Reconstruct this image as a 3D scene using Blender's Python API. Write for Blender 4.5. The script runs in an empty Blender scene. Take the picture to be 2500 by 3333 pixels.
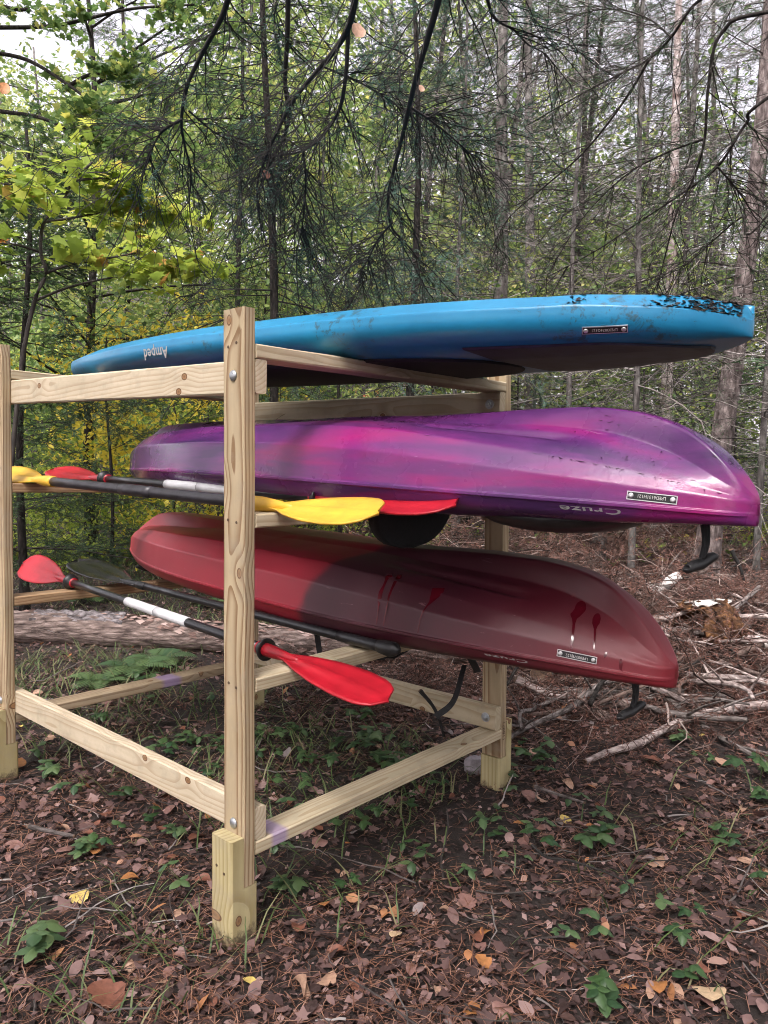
import bpy, math, random
import numpy as np
from mathutils import Matrix, Vector

random.seed(7)
RNG = np.random.default_rng(7)
SC = bpy.context.scene
COL = SC.collection

# ------------------------------------------------------------------ camera
CAM = np.array([0.0, 0.0, 1.26013])
FPX = 2552.785                       # focal length in pixels of the 2500 x 3333 photograph
PITCH, ROLL = 0.0565751, 0.0101874
_cp, _sp, _cr, _sr = math.cos(PITCH), math.sin(PITCH), math.cos(ROLL), math.sin(ROLL)
FWD = np.array([0, _cp, -_sp])
_u2 = np.array([0, _sp, _cp])
RGT = np.array([_cr, 0, 0]) + _u2 * _sr
UPV = _u2 * _cr - np.array([_sr, 0, 0])
cd = bpy.data.cameras.new('camera')
cd.sensor_fit = 'VERTICAL'
cd.sensor_height = 24.0
cd.lens = FPX / 3333 * 24.0
cd.clip_start, cd.clip_end = 0.05, 400
cam = bpy.data.objects.new('camera', cd)
COL.objects.link(cam)
cam.matrix_world = Matrix([[RGT[0], UPV[0], -FWD[0], CAM[0]], [RGT[1], UPV[1], -FWD[1], CAM[1]],
                           [RGT[2], UPV[2], -FWD[2], CAM[2]], [0, 0, 0, 1]])
SC.camera = cam

# ------------------------------------------------------------------ sky and sun (overcast)
SUN_EL, SUN_ROT = math.radians(52), math.radians(200)
world = bpy.data.worlds.new('World')
SC.world = world
world.use_nodes = True
wn, wl = world.node_tree.nodes, world.node_tree.links
wn.clear()
sky = wn.new('ShaderNodeTexSky')
sky.sky_type = 'NISHITA'
sky.sun_disc = False
sky.sun_elevation = SUN_EL
sky.sun_rotation = SUN_ROT
sky.air_density, sky.dust_density, sky.ozone_density = 1.0, 4.0, 0.6
bw = wn.new('ShaderNodeRGBToBW')
mx = wn.new('ShaderNodeMix')
mx.data_type = 'RGBA'
mx.inputs[0].default_value = 0.86           # cloud cover takes most of the blue out
bg = wn.new('ShaderNodeBackground')
bg.inputs['Strength'].default_value = 0.15
wo = wn.new('ShaderNodeOutputWorld')
wl.new(sky.outputs[0], bw.inputs[0])
wl.new(sky.outputs[0], mx.inputs[6])
wl.new(bw.outputs[0], mx.inputs[7])
tint = wn.new('ShaderNodeMix')
tint.data_type = 'RGBA'
tint.blend_type = 'MULTIPLY'
tint.inputs[0].default_value = 1.0
tint.inputs[7].default_value = (1.06, 0.985, 1.02, 1)      # cloud light, a touch warm
wl.new(mx.outputs[2], tint.inputs[6])
wl.new(tint.outputs[2], bg.inputs['Color'])
wl.new(bg.outputs[0], wo.inputs['Surface'])
sd = bpy.data.lights.new('sun', 'SUN')
sd.energy = 1.4
sd.angle = math.radians(22)
sd.color = (1.0, 0.97, 0.92)
sun = bpy.data.objects.new('sun', sd)
COL.objects.link(sun)
# the sky texture's rotation runs clockwise from +Y seen from above
_sdir = Vector((math.sin(SUN_ROT) * math.cos(SUN_EL), math.cos(SUN_ROT) * math.cos(SUN_EL), math.sin(SUN_EL)))
sun.rotation_euler = _sdir.to_track_quat('Z', 'Y').to_euler()
sun.location = _sdir * 30
SC.view_settings.view_transform = 'Standard'
SC.view_settings.look = 'None'
SC.view_settings.gamma = 1.0
SC.view_settings.exposure = 2.1
SC.render.engine = 'CYCLES'
SC.cycles.use_denoising = True
try:
    SC.cycles.denoiser = 'OPENIMAGEDENOISE'
    SC.cycles.denoising_input_passes = 'RGB_ALBEDO_NORMAL'
except Exception:
    pass
SC.cycles.max_bounces = 5
SC.cycles.diffuse_bounces = 3
SC.cycles.use_adaptive_sampling = True
SC.cycles.adaptive_threshold = 0.03
SC.cycles.pixel_filter_type = 'BLACKMAN_HARRIS'
SC.cycles.filter_width = 1.0
SC.cycles.glossy_bounces = 3
SC.cycles.transmission_bounces = 4
SC.cycles.transparent_max_bounces = 6
SC.cycles.sample_clamp_indirect = 6.0

# ------------------------------------------------------------------ measuring helpers
RO = np.array([-0.36195, 2.02364, 0.0])      # near corner of the near post
RU = np.array([-0.746156, 0.665772, 0.0])    # along the boats, away from the camera
RV = np.array([0.665772, 0.746156, 0.0])     # across the rack, to the back


def W3(u, v, z):
    return RO + RU * u + RV * v + np.array([0, 0, z])


def ray(px, py):
    return FWD + RGT * ((px - 1250) / FPX) + UPV * ((1666.5 - py) / FPX)


def at(px, py, depth):
    """point seen at pixel (px, py) of the photograph, depth metres ahead"""
    return CAM + ray(px, py) * depth


def sstep(a, b, x):
    t = np.clip((np.asarray(x, float) - a) / (b - a), 0, 1)
    return t * t * (3 - 2 * t)


_gk = [(RNG.uniform(0.5, 3.2), RNG.uniform(0, 6.28), RNG.uniform(0, 6.28)) for _ in range(14)]


def gz(x, y):
    """height of the ground"""
    x = np.asarray(x, float)
    y = np.asarray(y, float)
    z = 0.012 * y - 0.012
    for k, a, ph in _gk:
        z = z + 0.011 / k * np.sin(k * (x * math.cos(a) + y * math.sin(a)) + ph)
    z = z + 0.0016 * np.clip(y - 9, 0, None) ** 2 * sstep(40, 10, y) + 0.05 * np.clip(y - 22, 0, None)
    z = z + 0.24 * np.clip(y - 12.5, 0, 60) * sstep(1.5, -7, x - 0.12 * (y - 12))
    return z


def ground_at(px, py):
    d = ray(px, py)
    t = 0.5
    for _ in range(4000):
        p = CAM + d * t
        if p[2] < gz(p[0], p[1]):
            break
        t += 0.01
    return p


# ------------------------------------------------------------------ mesh helpers
def link(o, parent=None):
    COL.objects.link(o)
    if parent is not None:
        o.parent = parent
    return o


def tag(o, label=None, cat=None, group=None, kind=None):
    if label:
        o['label'] = label
    if cat:
        o['category'] = cat
    if group:
        o['group'] = group
    if kind:
        o['kind'] = kind
    return o


def empty(name, mat4=None, loc=None):
    o = bpy.data.objects.new(name, None)
    o.empty_display_size = 0.1
    COL.objects.link(o)
    if mat4 is not None:
        o.matrix_world = mat4
    if loc is not None:
        o.location = loc
    return o


def frame4(org, x, y, z):
    return Matrix([[x[0], y[0], z[0], org[0]], [x[1], y[1], z[1], org[1]], [x[2], y[2], z[2], org[2]], [0, 0, 0, 1]])


def unit(v):
    v = np.asarray(v, float)
    return v / np.linalg.norm(v)


def tri_mesh(name, V, T, mat, var=None, smooth=False):
    V = np.ascontiguousarray(V, dtype=np.float32)
    T = np.ascontiguousarray(T, dtype=np.int32)
    me = bpy.data.meshes.new(name)
    me.vertices.add(len(V))
    me.vertices.foreach_set('co', V.ravel())
    k = T.shape[1]
    me.loops.add(T.size)
    me.loops.foreach_set('vertex_index', T.ravel())
    me.polygons.add(len(T))
    me.polygons.foreach_set('loop_start', np.arange(0, T.size, k, dtype=np.int32))
    me.polygons.foreach_set('use_smooth', np.full(len(T), smooth))
    if mat is not None:
        me.materials.append(mat)
    me.update(calc_edges=True)
    if var is not None:
        a = me.attributes.new('var', 'FLOAT', 'FACE')
        a.data.foreach_set('value', np.ascontiguousarray(var, dtype=np.float32))
    return me


def py_mesh(name, V, F, mat, smooth=False):
    me = bpy.data.meshes.new(name)
    me.from_pydata([tuple(map(float, v)) for v in V], [], [tuple(map(int, f)) for f in F])
    if mat is not None:
        me.materials.append(mat)
    if smooth:
        me.polygons.foreach_set('use_smooth', np.full(len(me.polygons), True))
    me.update()
    return me


def mobj(name, me, parent=None, mat4=None):
    o = bpy.data.objects.new(name, me)
    link(o, parent)
    if mat4 is not None:
        o.matrix_local = mat4
    return o


def loft(rings, cap=True):
    """rings [n, m, 3] closed round m -> verts, faces"""
    n, m, _ = rings.shape
    V = rings.reshape(-1, 3)
    F = []
    for i in range(n - 1):
        for j in range(m):
            k = (j + 1) % m
            F.append((i * m + j, i * m + k, (i + 1) * m + k, (i + 1) * m + j))
    if cap:
        F.append(tuple(range(m - 1, -1, -1)))
        F.append(tuple((n - 1) * m + j for j in range(m)))
    return V, F


def tubes(P, R, sides=3):
    """many tubes at once: P [N, K, 3], R [N, K] -> verts, quads"""
    P = np.asarray(P, float)
    R = np.asarray(R, float)
    N, K, _ = P.shape
    D = np.gradient(P, axis=1)
    D /= np.linalg.norm(D, axis=2, keepdims=True) + 1e-9
    ref = np.where(np.abs(D[..., 2:3]) > 0.9, np.array([1.0, 0, 0]), np.array([0, 0, 1.0]))
    A = np.cross(D, ref)
    A /= np.linalg.norm(A, axis=2, keepdims=True) + 1e-9
    B = np.cross(D, A)
    ang = np.arange(sides) * 2 * math.pi / sides
    ring = P[:, :, None, :] + R[:, :, None, None] * (np.cos(ang)[None, None, :, None] * A[:, :, None, :] + np.sin(ang)[None, None, :, None] * B[:, :, None, :])
    V = ring.reshape(-1, 3)
    n, k, j = np.meshgrid(np.arange(N), np.arange(K - 1), np.arange(sides), indexing='ij')
    b = n * K * sides + k * sides
    j2 = (j + 1) % sides
    Q = np.stack([b + j, b + j2, b + sides + j2, b + sides + j], -1).reshape(-1, 4)
    return V, Q


def bezier_tube(pts, radii, n=24, sides=8):
    """smooth tube through points (Catmull-Rom)"""
    pts = np.asarray(pts, float)
    k = len(pts)
    P = np.vstack([2 * pts[0] - pts[1], pts, 2 * pts[-1] - pts[-2]])
    s = np.linspace(0, k - 1 - 1e-6, n)
    i = s.astype(int)
    f = (s - i)[:, None]
    p0, p1, p2, p3 = P[i], P[i + 1], P[i + 2], P[i + 3]
    C = 0.5 * (2 * p1 + (p2 - p0) * f + (2 * p0 - 5 * p1 + 4 * p2 - p3) * f ** 2 + (3 * p1 - p0 - 3 * p2 + p3) * f ** 3)
    Rr = np.interp(s, np.arange(k), radii)
    return C, Rr


def tube_obj(name, pts, radii, mat, parent=None, n=24, sides=8, smooth=True):
    C, Rr = bezier_tube(pts, radii, n, sides)
    V, Q = tubes(C[None], Rr[None], sides)
    F = [tuple(q) for q in Q]
    F.append(tuple(range(sides - 1, -1, -1)))
    F.append(tuple((n - 1) * sides + j for j in range(sides)))
    return mobj(name, py_mesh(name, V, F, mat, smooth), parent)


def scatter(TV, TT, pos, rot, scale):
    """copies of one small template: TV [v,3], TT [t,3], pos [N,3], rot [N,3,3], scale [N]"""
    V = np.einsum('nij,vj->nvi', rot, TV) * np.asarray(scale)[:, None, None] + np.asarray(pos)[:, None, :]
    T = TT[None] + (np.arange(len(pos)) * len(TV))[:, None, None]
    return V.reshape(-1, 3), T.reshape(-1, TT.shape[1])


def rots(n, rng, tilt=0.5):
    """random headings with a random tilt from level"""
    a = rng.uniform(0, 2 * math.pi, n)
    tx = rng.normal(0, tilt, n)
    ty = rng.normal(0, tilt, n)
    ca, sa = np.cos(a), np.sin(a)
    cx, sx, cy, sy = np.cos(tx), np.sin(tx), np.cos(ty), np.sin(ty)
    Z = np.zeros(n)
    I = np.ones(n)
    Rz = np.stack([np.stack([ca, -sa, Z], -1), np.stack([sa, ca, Z], -1), np.stack([Z, Z, I], -1)], 1)
    Rx = np.stack([np.stack([I, Z, Z], -1), np.stack([Z, cx, -sx], -1), np.stack([Z, sx, cx], -1)], 1)
    Ry = np.stack([np.stack([cy, Z, sy], -1), np.stack([Z, I, Z], -1), np.stack([-sy, Z, cy], -1)], 1)
    return Rx @ Ry @ Rz


# ------------------------------------------------------------------ material helpers
def new_mat(name):
    m = bpy.data.materials.new(name)
    m.use_nodes = True
    nt = m.node_tree
    b = nt.nodes['Principled BSDF']
    return m, nt, b


def nd(nt, typ, **kw):
    n = nt.nodes.new(typ)
    for k, v in kw.items():
        if k.startswith('i_'):
            key = k[2:]
            n.inputs[int(key) if key.isdigit() else key].default_value = v
        else:
            setattr(n, k, v)
    return n


def ramp(nt, stops, interp='LINEAR'):
    r = nt.nodes.new('ShaderNodeValToRGB')
    r.color_ramp.interpolation = interp
    e = r.color_ramp.elements
    while len(e) > 1:
        e.remove(e[-1])
    e[0].position = stops[0][0]
    e[0].color = (*stops[0][1], 1)
    for p, c in stops[1:]:
        x = e.new(p)
        x.color = (*c, 1)
    return r


def coords(nt, scale=(1, 1, 1), kind='Object', loc=(0, 0, 0)):
    tc = nt.nodes.new('ShaderNodeTexCoord')
    mp = nt.nodes.new('ShaderNodeMapping')
    mp.inputs['Scale'].default_value = scale
    mp.inputs['Location'].default_value = loc
    nt.links.new(tc.outputs[kind], mp.inputs['Vector'])
    return mp


def noise(nt, vec, scale, detail=4, rough=0.55, dist=0.0):
    n = nd(nt, 'ShaderNodeTexNoise')
    n.inputs['Scale'].default_value = scale
    n.inputs['Detail'].default_value = detail
    n.inputs['Roughness'].default_value = rough
    n.inputs['Distortion'].default_value = dist
    if vec is not None:
        nt.links.new(vec, n.inputs['Vector'])
    return n


def mixc(nt, fac, a, b, mode='MIX'):
    m = nt.nodes.new('ShaderNodeMix')
    m.data_type = 'RGBA'
    m.blend_type = mode
    for sock, val in ((m.inputs[0], fac), (m.inputs[6], a), (m.inputs[7], b)):
        if isinstance(val, (int, float)):
            sock.default_value = val
        elif isinstance(val, tuple):
            sock.default_value = (*val, 1) if len(val) == 3 else val
        else:
            nt.links.new(val, sock)
    return m.outputs[2]


def math_n(nt, op, a, b=None, c=None):
    m = nt.nodes.new('ShaderNodeMath')
    m.operation = op
    for i, val in enumerate((a, b, c)):
        if val is None:
            continue
        if isinstance(val, (int, float)):
            m.inputs[i].default_value = val
        else:
            nt.links.new(val, m.inputs[i])
    return m.outputs[0]


def bump(nt, b, height, strength=0.3, dist=0.01):
    n = nt.nodes.new('ShaderNodeBump')
    n.inputs['Strength'].default_value = strength
    n.inputs['Distance'].default_value = dist
    nt.links.new(height, n.inputs['Height'])
    nt.links.new(n.outputs[0], b.inputs['Normal'])


def simple_mat(name, col, rough=0.6, var=0.25, scale=12, metal=0.0, bmp=0.0):
    m, nt, b = new_mat(name)
    mp = coords(nt)
    n = noise(nt, mp.outputs[0], scale)
    r = ramp(nt, [(0.3, tuple(c * (1 - var) for c in col)), (0.7, tuple(min(1, c * (1 + var)) for c in col))])
    nt.links.new(n.outputs[0], r.inputs[0])
    nt.links.new(r.outputs[0], b.inputs['Base Color'])
    b.inputs['Roughness'].default_value = rough
    b.inputs['Metallic'].default_value = metal
    if bmp:
        n2 = noise(nt, mp.outputs[0], scale * 6)
        bump(nt, b, n2.outputs[0], bmp, 0.004)
    return m


def leaf_mat(name, stops, trans=0.35, rough=0.5, tcol=1.3):
    """leaf colour from the per-leaf attribute 'var', lit through as real leaves are"""
    m, nt, b = new_mat(name)
    at_ = nd(nt, 'ShaderNodeAttribute', attribute_name='var')
    r = ramp(nt, stops)
    nt.links.new(at_.outputs['Fac'], r.inputs[0])
    nt.links.new(r.outputs[0], b.inputs['Base Color'])
    b.inputs['Roughness'].default_value = rough
    b.inputs['Specular IOR Level'].default_value = 0.35
    if trans > 0:
        tr = nt.nodes.new('ShaderNodeBsdfTranslucent')
        hs = nt.nodes.new('ShaderNodeHueSaturation')
        hs.inputs['Value'].default_value = tcol
        hs.inputs['Saturation'].default_value = 1.02
        nt.links.new(r.outputs[0], hs.inputs['Color'])
        nt.links.new(hs.outputs[0], tr.inputs['Color'])
        ms = nt.nodes.new('ShaderNodeMixShader')
        ms.inputs[0].default_value = trans
        nt.links.new(b.outputs[0], ms.inputs[1])
        nt.links.new(tr.outputs[0], ms.inputs[2])
        nt.links.new(ms.outputs[0], nt.nodes['Material Output'].inputs['Surface'])
    return m


# ------------------------------------------------------------------ timber
def wood_mat(name, early, late, pith=(0.03, 0.05), k=75.0, tilt=0.02, paint=None, seed=0.0, knots=True, mud=False):
    """sawn softwood: growth rings about an off-centre pith running along local X, knots, fine grain"""
    m, nt, b = new_mat(name)
    tc = nt.nodes.new('ShaderNodeTexCoord')
    sx = nt.nodes.new('ShaderNodeSeparateXYZ')
    nt.links.new(tc.outputs['Object'], sx.inputs[0])
    oi = nt.nodes.new('ShaderNodeObjectInfo')
    X, Y, Z = sx.outputs
    rnd = math_n(nt, 'ADD', oi.outputs['Random'], seed)
    off = math_n(nt, 'MULTIPLY', rnd, 37.0)
    # slow wander of the rings along the board
    cmb = nt.nodes.new('ShaderNodeCombineXYZ')
    nt.links.new(math_n(nt, 'ADD', math_n(nt, 'MULTIPLY', X, 1.6), off), cmb.inputs[0])
    nt.links.new(math_n(nt, 'MULTIPLY', Y, 9.0), cmb.inputs[1])
    nt.links.new(math_n(nt, 'MULTIPLY', Z, 9.0), cmb.inputs[2])
    wob = noise(nt, cmb.outputs[0], 1.0, 2, 0.5)
    # knots
    kv = nt.nodes.new('ShaderNodeCombineXYZ')
    nt.links.new(math_n(nt, 'ADD', math_n(nt, 'MULTIPLY', X, 4.2), off), kv.inputs[0])
    nt.links.new(math_n(nt, 'ADD', math_n(nt, 'MULTIPLY', Y, 6.0), math_n(nt, 'MULTIPLY', Z, 2.0)), kv.inputs[1])
    vo = nt.nodes.new('ShaderNodeTexVoronoi')
    vo.voronoi_dimensions = '2D'
    vo.inputs['Scale'].default_value = 1.0
    nt.links.new(kv.outputs[0], vo.inputs['Vector'])
    kd = vo.outputs['Distance']
    sepc = nt.nodes.new('ShaderNodeSeparateColor')
    nt.links.new(vo.outputs['Color'], sepc.inputs[0])
    pick = math_n(nt, 'GREATER_THAN', sepc.outputs[0], 0.66)
    knot = math_n(nt, 'MULTIPLY', math_n(nt, 'LESS_THAN', kd, 0.062), pick)
    halo = math_n(nt, 'MULTIPLY', math_n(nt, 'SUBTRACT', 1.0, math_n(nt, 'SMOOTH_MIN', math_n(nt, 'DIVIDE', kd, 0.34), 1.0, 0.2)), pick)
    # distance from pith
    py = math_n(nt, 'ADD', math_n(nt, 'SUBTRACT', Y, math_n(nt, 'MULTIPLY', math_n(nt, 'SUBTRACT', oi.outputs['Random'], 0.5), 0.09)), math_n(nt, 'MULTIPLY', X, tilt))
    pz = math_n(nt, 'SUBTRACT', Z, pith[1])
    r = math_n(nt, 'SQRT', math_n(nt, 'ADD', math_n(nt, 'MULTIPLY', py, py), math_n(nt, 'MULTIPLY', pz, pz)))
    r = math_n(nt, 'ADD', r, math_n(nt, 'MULTIPLY', wob.outputs[0], 0.032))
    r = math_n(nt, 'ADD', r, math_n(nt, 'MULTIPLY', halo, 0.018))
    fr = math_n(nt, 'FRACT', math_n(nt, 'MULTIPLY', r, k))
    rg = ramp(nt, [(0.0, early), (0.45, tuple(0.85 * e + 0.15 * l for e, l in zip(early, late))), (0.86, late), (0.95, late), (1.0, early)])
    nt.links.new(fr, rg.inputs[0])
    # fibres and blotches
    fv = nt.nodes.new('ShaderNodeCombineXYZ')
    nt.links.new(math_n(nt, 'ADD', math_n(nt, 'MULTIPLY', X, 6.0), off), fv.inputs[0])
    nt.links.new(math_n(nt, 'MULTIPLY', Y, 400.0), fv.inputs[1])
    nt.links.new(math_n(nt, 'MULTIPLY', Z, 400.0), fv.inputs[2])
    fib = noise(nt, fv.outputs[0], 1.0, 3, 0.6)
    bl = noise(nt, cmb.outputs[0], 2.6, 4, 0.6)
    c = mixc(nt, math_n(nt, 'MULTIPLY', fib.outputs[0], 0.35), rg.outputs[0], tuple(0.72 * l + 0.1 for l in late))
    blr = ramp(nt, [(0.3, (0.86, 0.84, 0.78)), (0.65, (1.05, 1.04, 1.0))])
    nt.links.new(bl.outputs[0], blr.inputs[0])
    c = mixc(nt, 1.0, c, blr.outputs[0], 'MULTIPLY')
    if knots:
        kc = ramp(nt, [(0.0, (0.16, 0.085, 0.045)), (0.040, (0.27, 0.15, 0.07)), (0.052, (0.07, 0.035, 0.02)), (0.062, (0.25, 0.14, 0.07))])
        nt.links.new(kd, kc.inputs[0])
        c = mixc(nt, knot, c, kc.outputs[0])
    gr = noise(nt, tc.outputs['Object'], 11, 6, .75)
    grr = ramp(nt, [(.50, (0,) * 3), (.72, (.5,) * 3)])
    nt.links.new(gr.outputs[0], grr.inputs[0])
    c = mixc(nt, grr.outputs[0], c, (.30, .255, .19))
    if mud:
        mn = noise(nt, tc.outputs['Object'], 38, 5, .7)
        mf = math_n(nt, 'SUBTRACT', math_n(nt, 'ADD', 0.022, math_n(nt, 'MULTIPLY', math_n(nt, 'SUBTRACT', mn.outputs[0], .5), .16)), X)
        mf = math_n(nt, 'MINIMUM', math_n(nt, 'MAXIMUM', math_n(nt, 'MULTIPLY', mf, 22.0), 0.0), 0.85)
        c = mixc(nt, mf, c, (.055, .036, .026))
    if paint:
        x0, hw = paint
        d = math_n(nt, 'ABSOLUTE', math_n(nt, 'SUBTRACT', X, x0))
        pn = noise(nt, tc.outputs['Object'], 60, 3)
        f = math_n(nt, 'SUBTRACT', 1.0, math_n(nt, 'DIVIDE', d, hw))
        f = math_n(nt, 'MULTIPLY', math_n(nt, 'MAXIMUM', f, 0.0), math_n(nt, 'ADD', pn.outputs[0], 0.6))
        f = math_n(nt, 'MINIMUM', f, 0.5)
        c = mixc(nt, f, c, (0.20, 0.13, 0.42))
    nt.links.new(c, b.inputs['Base Color'])
    b.inputs['Roughness'].default_value = 0.72
    b.inputs['Specular IOR Level'].default_value = 0.25
    hh = math_n(nt, 'ADD', math_n(nt, 'MULTIPLY', fr, 0.5), fib.outputs[0])
    bump(nt, b, hh, 0.25, 0.0015)
    return m


PALE, PALE_L = (0.53, 0.46, 0.335), (0.40, 0.315, 0.205)
M_WOOD = wood_mat('pine_timber', PALE, PALE_L, k=105)
M_WOOD2 = wood_mat('pine_timber_flat_sawn', (0.55, 0.475, 0.36), (0.42, 0.33, 0.23), pith=(0.0, -0.05), k=85, tilt=0.055, seed=0.31)
M_POST = wood_mat('pine_timber_strong_grain', (0.45, 0.365, 0.24), (0.21, 0.125, 0.062), pith=(0, 0.075), k=100, tilt=0.012, seed=0.17)
M_FOOT = wood_mat('treated_pine_foot', (0.46, 0.40, 0.225), (0.32, 0.255, 0.12), k=60, seed=0.57, pith=(0, 0.30), mud=True)
M_DARKWOOD = wood_mat('rough_brown_timber', (0.42, 0.28, 0.16), (0.26, 0.15, 0.075), k=90, seed=0.77)
M_PAINTED = wood_mat('pine_timber_paint_marked', PALE, PALE_L, k=90, paint=(-0.52, 0.035), seed=0.41)
M_PAINTED2 = wood_mat('brown_timber_paint_marked', (0.38, 0.30, 0.205), (0.26, 0.18, 0.11), k=80, paint=(0.12, 0.06), seed=0.63)
M_ZINC = simple_mat('galvanised_steel', (0.42, 0.44, 0.46), 0.38, 0.2, 60, metal=0.85, bmp=0.1)

BT, BW_ = 0.0381, 0.0889                      # 2x4


def lumber(name, a, b, up, wid, thk, mat, parent, ch=0.004, sag=0.0):
    """a board from a to b (centre line), wid along the side direction, thk along up"""
    a, b = np.asarray(a, float), np.asarray(b, float)
    x = unit(b - a)
    L = np.linalg.norm(b - a)
    up = np.asarray(up, float)
    z = unit(up - x * (up @ x))
    y = np.cross(z, x)
    h, w = thk / 2, wid / 2
    sec = np.array([(-w + ch, -h), (w - ch, -h), (w, -h + ch), (w, h - ch), (w - ch, h), (-w + ch, h), (-w, h - ch), (-w, -h + ch)])
    n = 10
    rng = np.random.default_rng(int(abs(a[0] * 971 + b[1] * 577 + L * 311) * 100) % 99991)
    rings = []
    for i in range(n):
        f = i / (n - 1)
        r = np.zeros((8, 3))
        r[:, 0] = (f - 0.5) * L
        jit = rng.normal(0, 0.0006, (8, 2)) if 0 < i < n - 1 else 0
        r[:, 1:] = sec + jit
        r[:, 2] -= sag * math.sin(math.pi * f)
        rings.append(r)
    V, F = loft(np.array(rings))
    me = py_mesh(name, V, F, mat)
    o = mobj(name, me)
    o.matrix_world = frame4((a + b) / 2, x, y, z)
    if parent is not None:
        o.parent = parent
        o.matrix_parent_inverse = parent.matrix_world.inverted()
    return o


LA, LB = 1.2826, 1.5959
rack = empty('kayak_rack', loc=tuple(W3(LB / 2, LA / 2, 0.03)))
bpy.context.view_layer.update()
tag(rack, 'pale pine timber rack holding three upside-down boats', 'rack')
Z3 = np.array([0, 0, 1.0])


def pz2(h):      # extra height of the far end
    return 0.0112 + (0.0443 - 0.0112) * h / 1.4


def corner(k, u, v, z):
    """rack coordinates with the small racking of each post"""
    if k == 2:
        return W3(u - 0.0009 * (z - .8), v + 0.0121 + 0.0018 * (z - .8), z + pz2(z))
    if k == 3:
        return W3(u + 0.0154 + 0.0039 * (z - .8), v - 0.0026 * (z - .8), z + 0.007)
    if k == 4:
        return W3(u + 0.012, v + 0.006, z + pz2(z) * 0.8)
    return W3(u, v, z)


ZT, ZN, ZF = 1.667, 0.14, 0.277
# (post, u centre, v of inner/outer, outward sign)
for k, uc, vo_, sg in ((1, BW_ / 2, 0.0, 1), (2, LB - BW_ / 2, 0.0, 1), (3, BW_ / 2, LA, -1), (4, LB - BW_ / 2, LA, -1)):
    vc = vo_ + sg * BT / 2
    a, b = corner(k, uc, vc, ZN), corner(k, uc, vc, ZT)
    lumber('post', a, b, RV * -sg, BW_, BT, M_POST, rack)
    # notched 4x4 foot: tall tongue outside, ledge under the upright
    gzv = float(gz(*W3(uc, vc, 0)[:2]))
    fo = vo_ - sg * 0.0415
    fi = vo_ + sg * 0.0475
    x, y = RU * 1.0, RV * sg
    org = corner(k, uc, fo, 0.0)
    top = corner(k, uc, fo, ZF)[2] - org[2]
    led = corner(k, uc, fo, ZN)[2] - org[2] - 0.0015
    bot = -0.25
    d1, d2, hw, c = 0.0408, 0.089, BW_ / 2, 0.006
    prof = [(0, bot), (d2, bot), (d2, led), (d1, led), (d1, top), (0, top)]      # seen along u
    V, F = [], []
    nlev = {0: c, 1: c}
    # outline extruded along u with chamfered outer edges
    for uu, ins in ((-hw, c), (-hw + c, 0), (hw - c, 0), (hw, c)):
        for (pv, pz_) in prof:
            q = pv
            if pv == 0:
                q = ins
            elif pv == d2:
                q = d2 - ins
            V.append((pz_ - (top + bot) / 2, q - 0.0445, uu))
    m = len(prof)
    for i in range(3):
        for j in range(m):
            j2 = (j + 1) % m
            F.append((i * m + j, (i + 1) * m + j, (i + 1) * m + j2, i * m + j2))
    for i, rev in ((0, 0), (3, 1)):
        q1 = [i * m + j for j in (0, 1, 2, 3)]
        q2 = [i * m + j for j in (0, 3, 4, 5)]
        F += [tuple(q1[::-1] if rev else q1), tuple(q2[::-1] if rev else q2)]
    fm = py_mesh('foot', V, F, M_FOOT)
    import bmesh
    bm = bmesh.new()
    bm.from_mesh(fm)
    bmesh.ops.recalc_face_normals(bm, faces=bm.faces)
    bm.to_mesh(fm)
    bm.free()
    fobj = mobj('foot', fm)
    cen = org + Z3 * (top + bot) / 2 + y * 0.0445
    fobj.matrix_world = frame4(cen, Z3, y, x)
    fobj.parent = rack
    fobj.matrix_parent_inverse = rack.matrix_world.inverted()

# stringers along the boats (bolted inside the posts)
SB, ST = 0.255, 1.450
for z, mt in ((SB, M_WOOD2), (ST, M_WOOD2)):
    for va, ka, kb in ((1.5 * BT, 1, 2), (LA - 1.5 * BT, 3, 4)):
        a = corner(ka, 0.001, va, z + BW_ / 2)
        b = corner(kb, LB - 0.002, va, z + BW_ / 2)
        lumber('stringer', a, b, RV, BW_, BT - 0.0015, mt if va < 0.5 else M_WOOD, rack)
# rails across (boats rest on these)
RAILS = ((SB - BT, M_PAINTED, M_PAINTED2), (0.661, M_WOOD, M_DARKWOOD), (1.0985, M_WOOD, M_DARKWOOD), (ST + BW_, M_WOOD, M_WOOD))
for i, (z, m1, m2) in enumerate(RAILS):
    for e, (ka, kb, uc) in enumerate(((1, 3, BW_ / 2), (2, 4, LB - BW_ / 2))):
        a = corner(ka, uc - (0.004 if e == 0 else 0), BT + 0.001, z + BT / 2 + (0.0012 if i == 3 else -0.0012))
        b = corner(kb, uc - (0.004 if e == 0 else 0), LA - BT - 0.001, z + BT / 2 + (0.0012 if i == 3 else -0.0012))
        if e == 1 and i in (1, 2):
            a = a + Z3 * 0.012
        lumber('rail', a, b, Z3, BW_ - 0.002, BT - 0.001, (m1, m2)[e], rack)


def dome(name, c, n, r, h, mat, parent):
    n = unit(n)
    t = unit(np.cross(n, Z3))
    s = np.cross(n, t)
    rings = []
    for f in np.linspace(0, 1, 6):
        a = f * math.pi / 2
        rr, hh = r * math.cos(a) + 1e-4, h * math.sin(a)
        rings.append([c + n * hh + (t * math.cos(q) + s * math.sin(q)) * rr for q in np.linspace(0, 2 * math.pi, 20, endpoint=False)])
    V, F = loft(np.array(rings))
    o = mobj(name, py_mesh(name, V, F, mat, True), parent)
    o.matrix_parent_inverse = parent.matrix_world.inverted()
    return o


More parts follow.
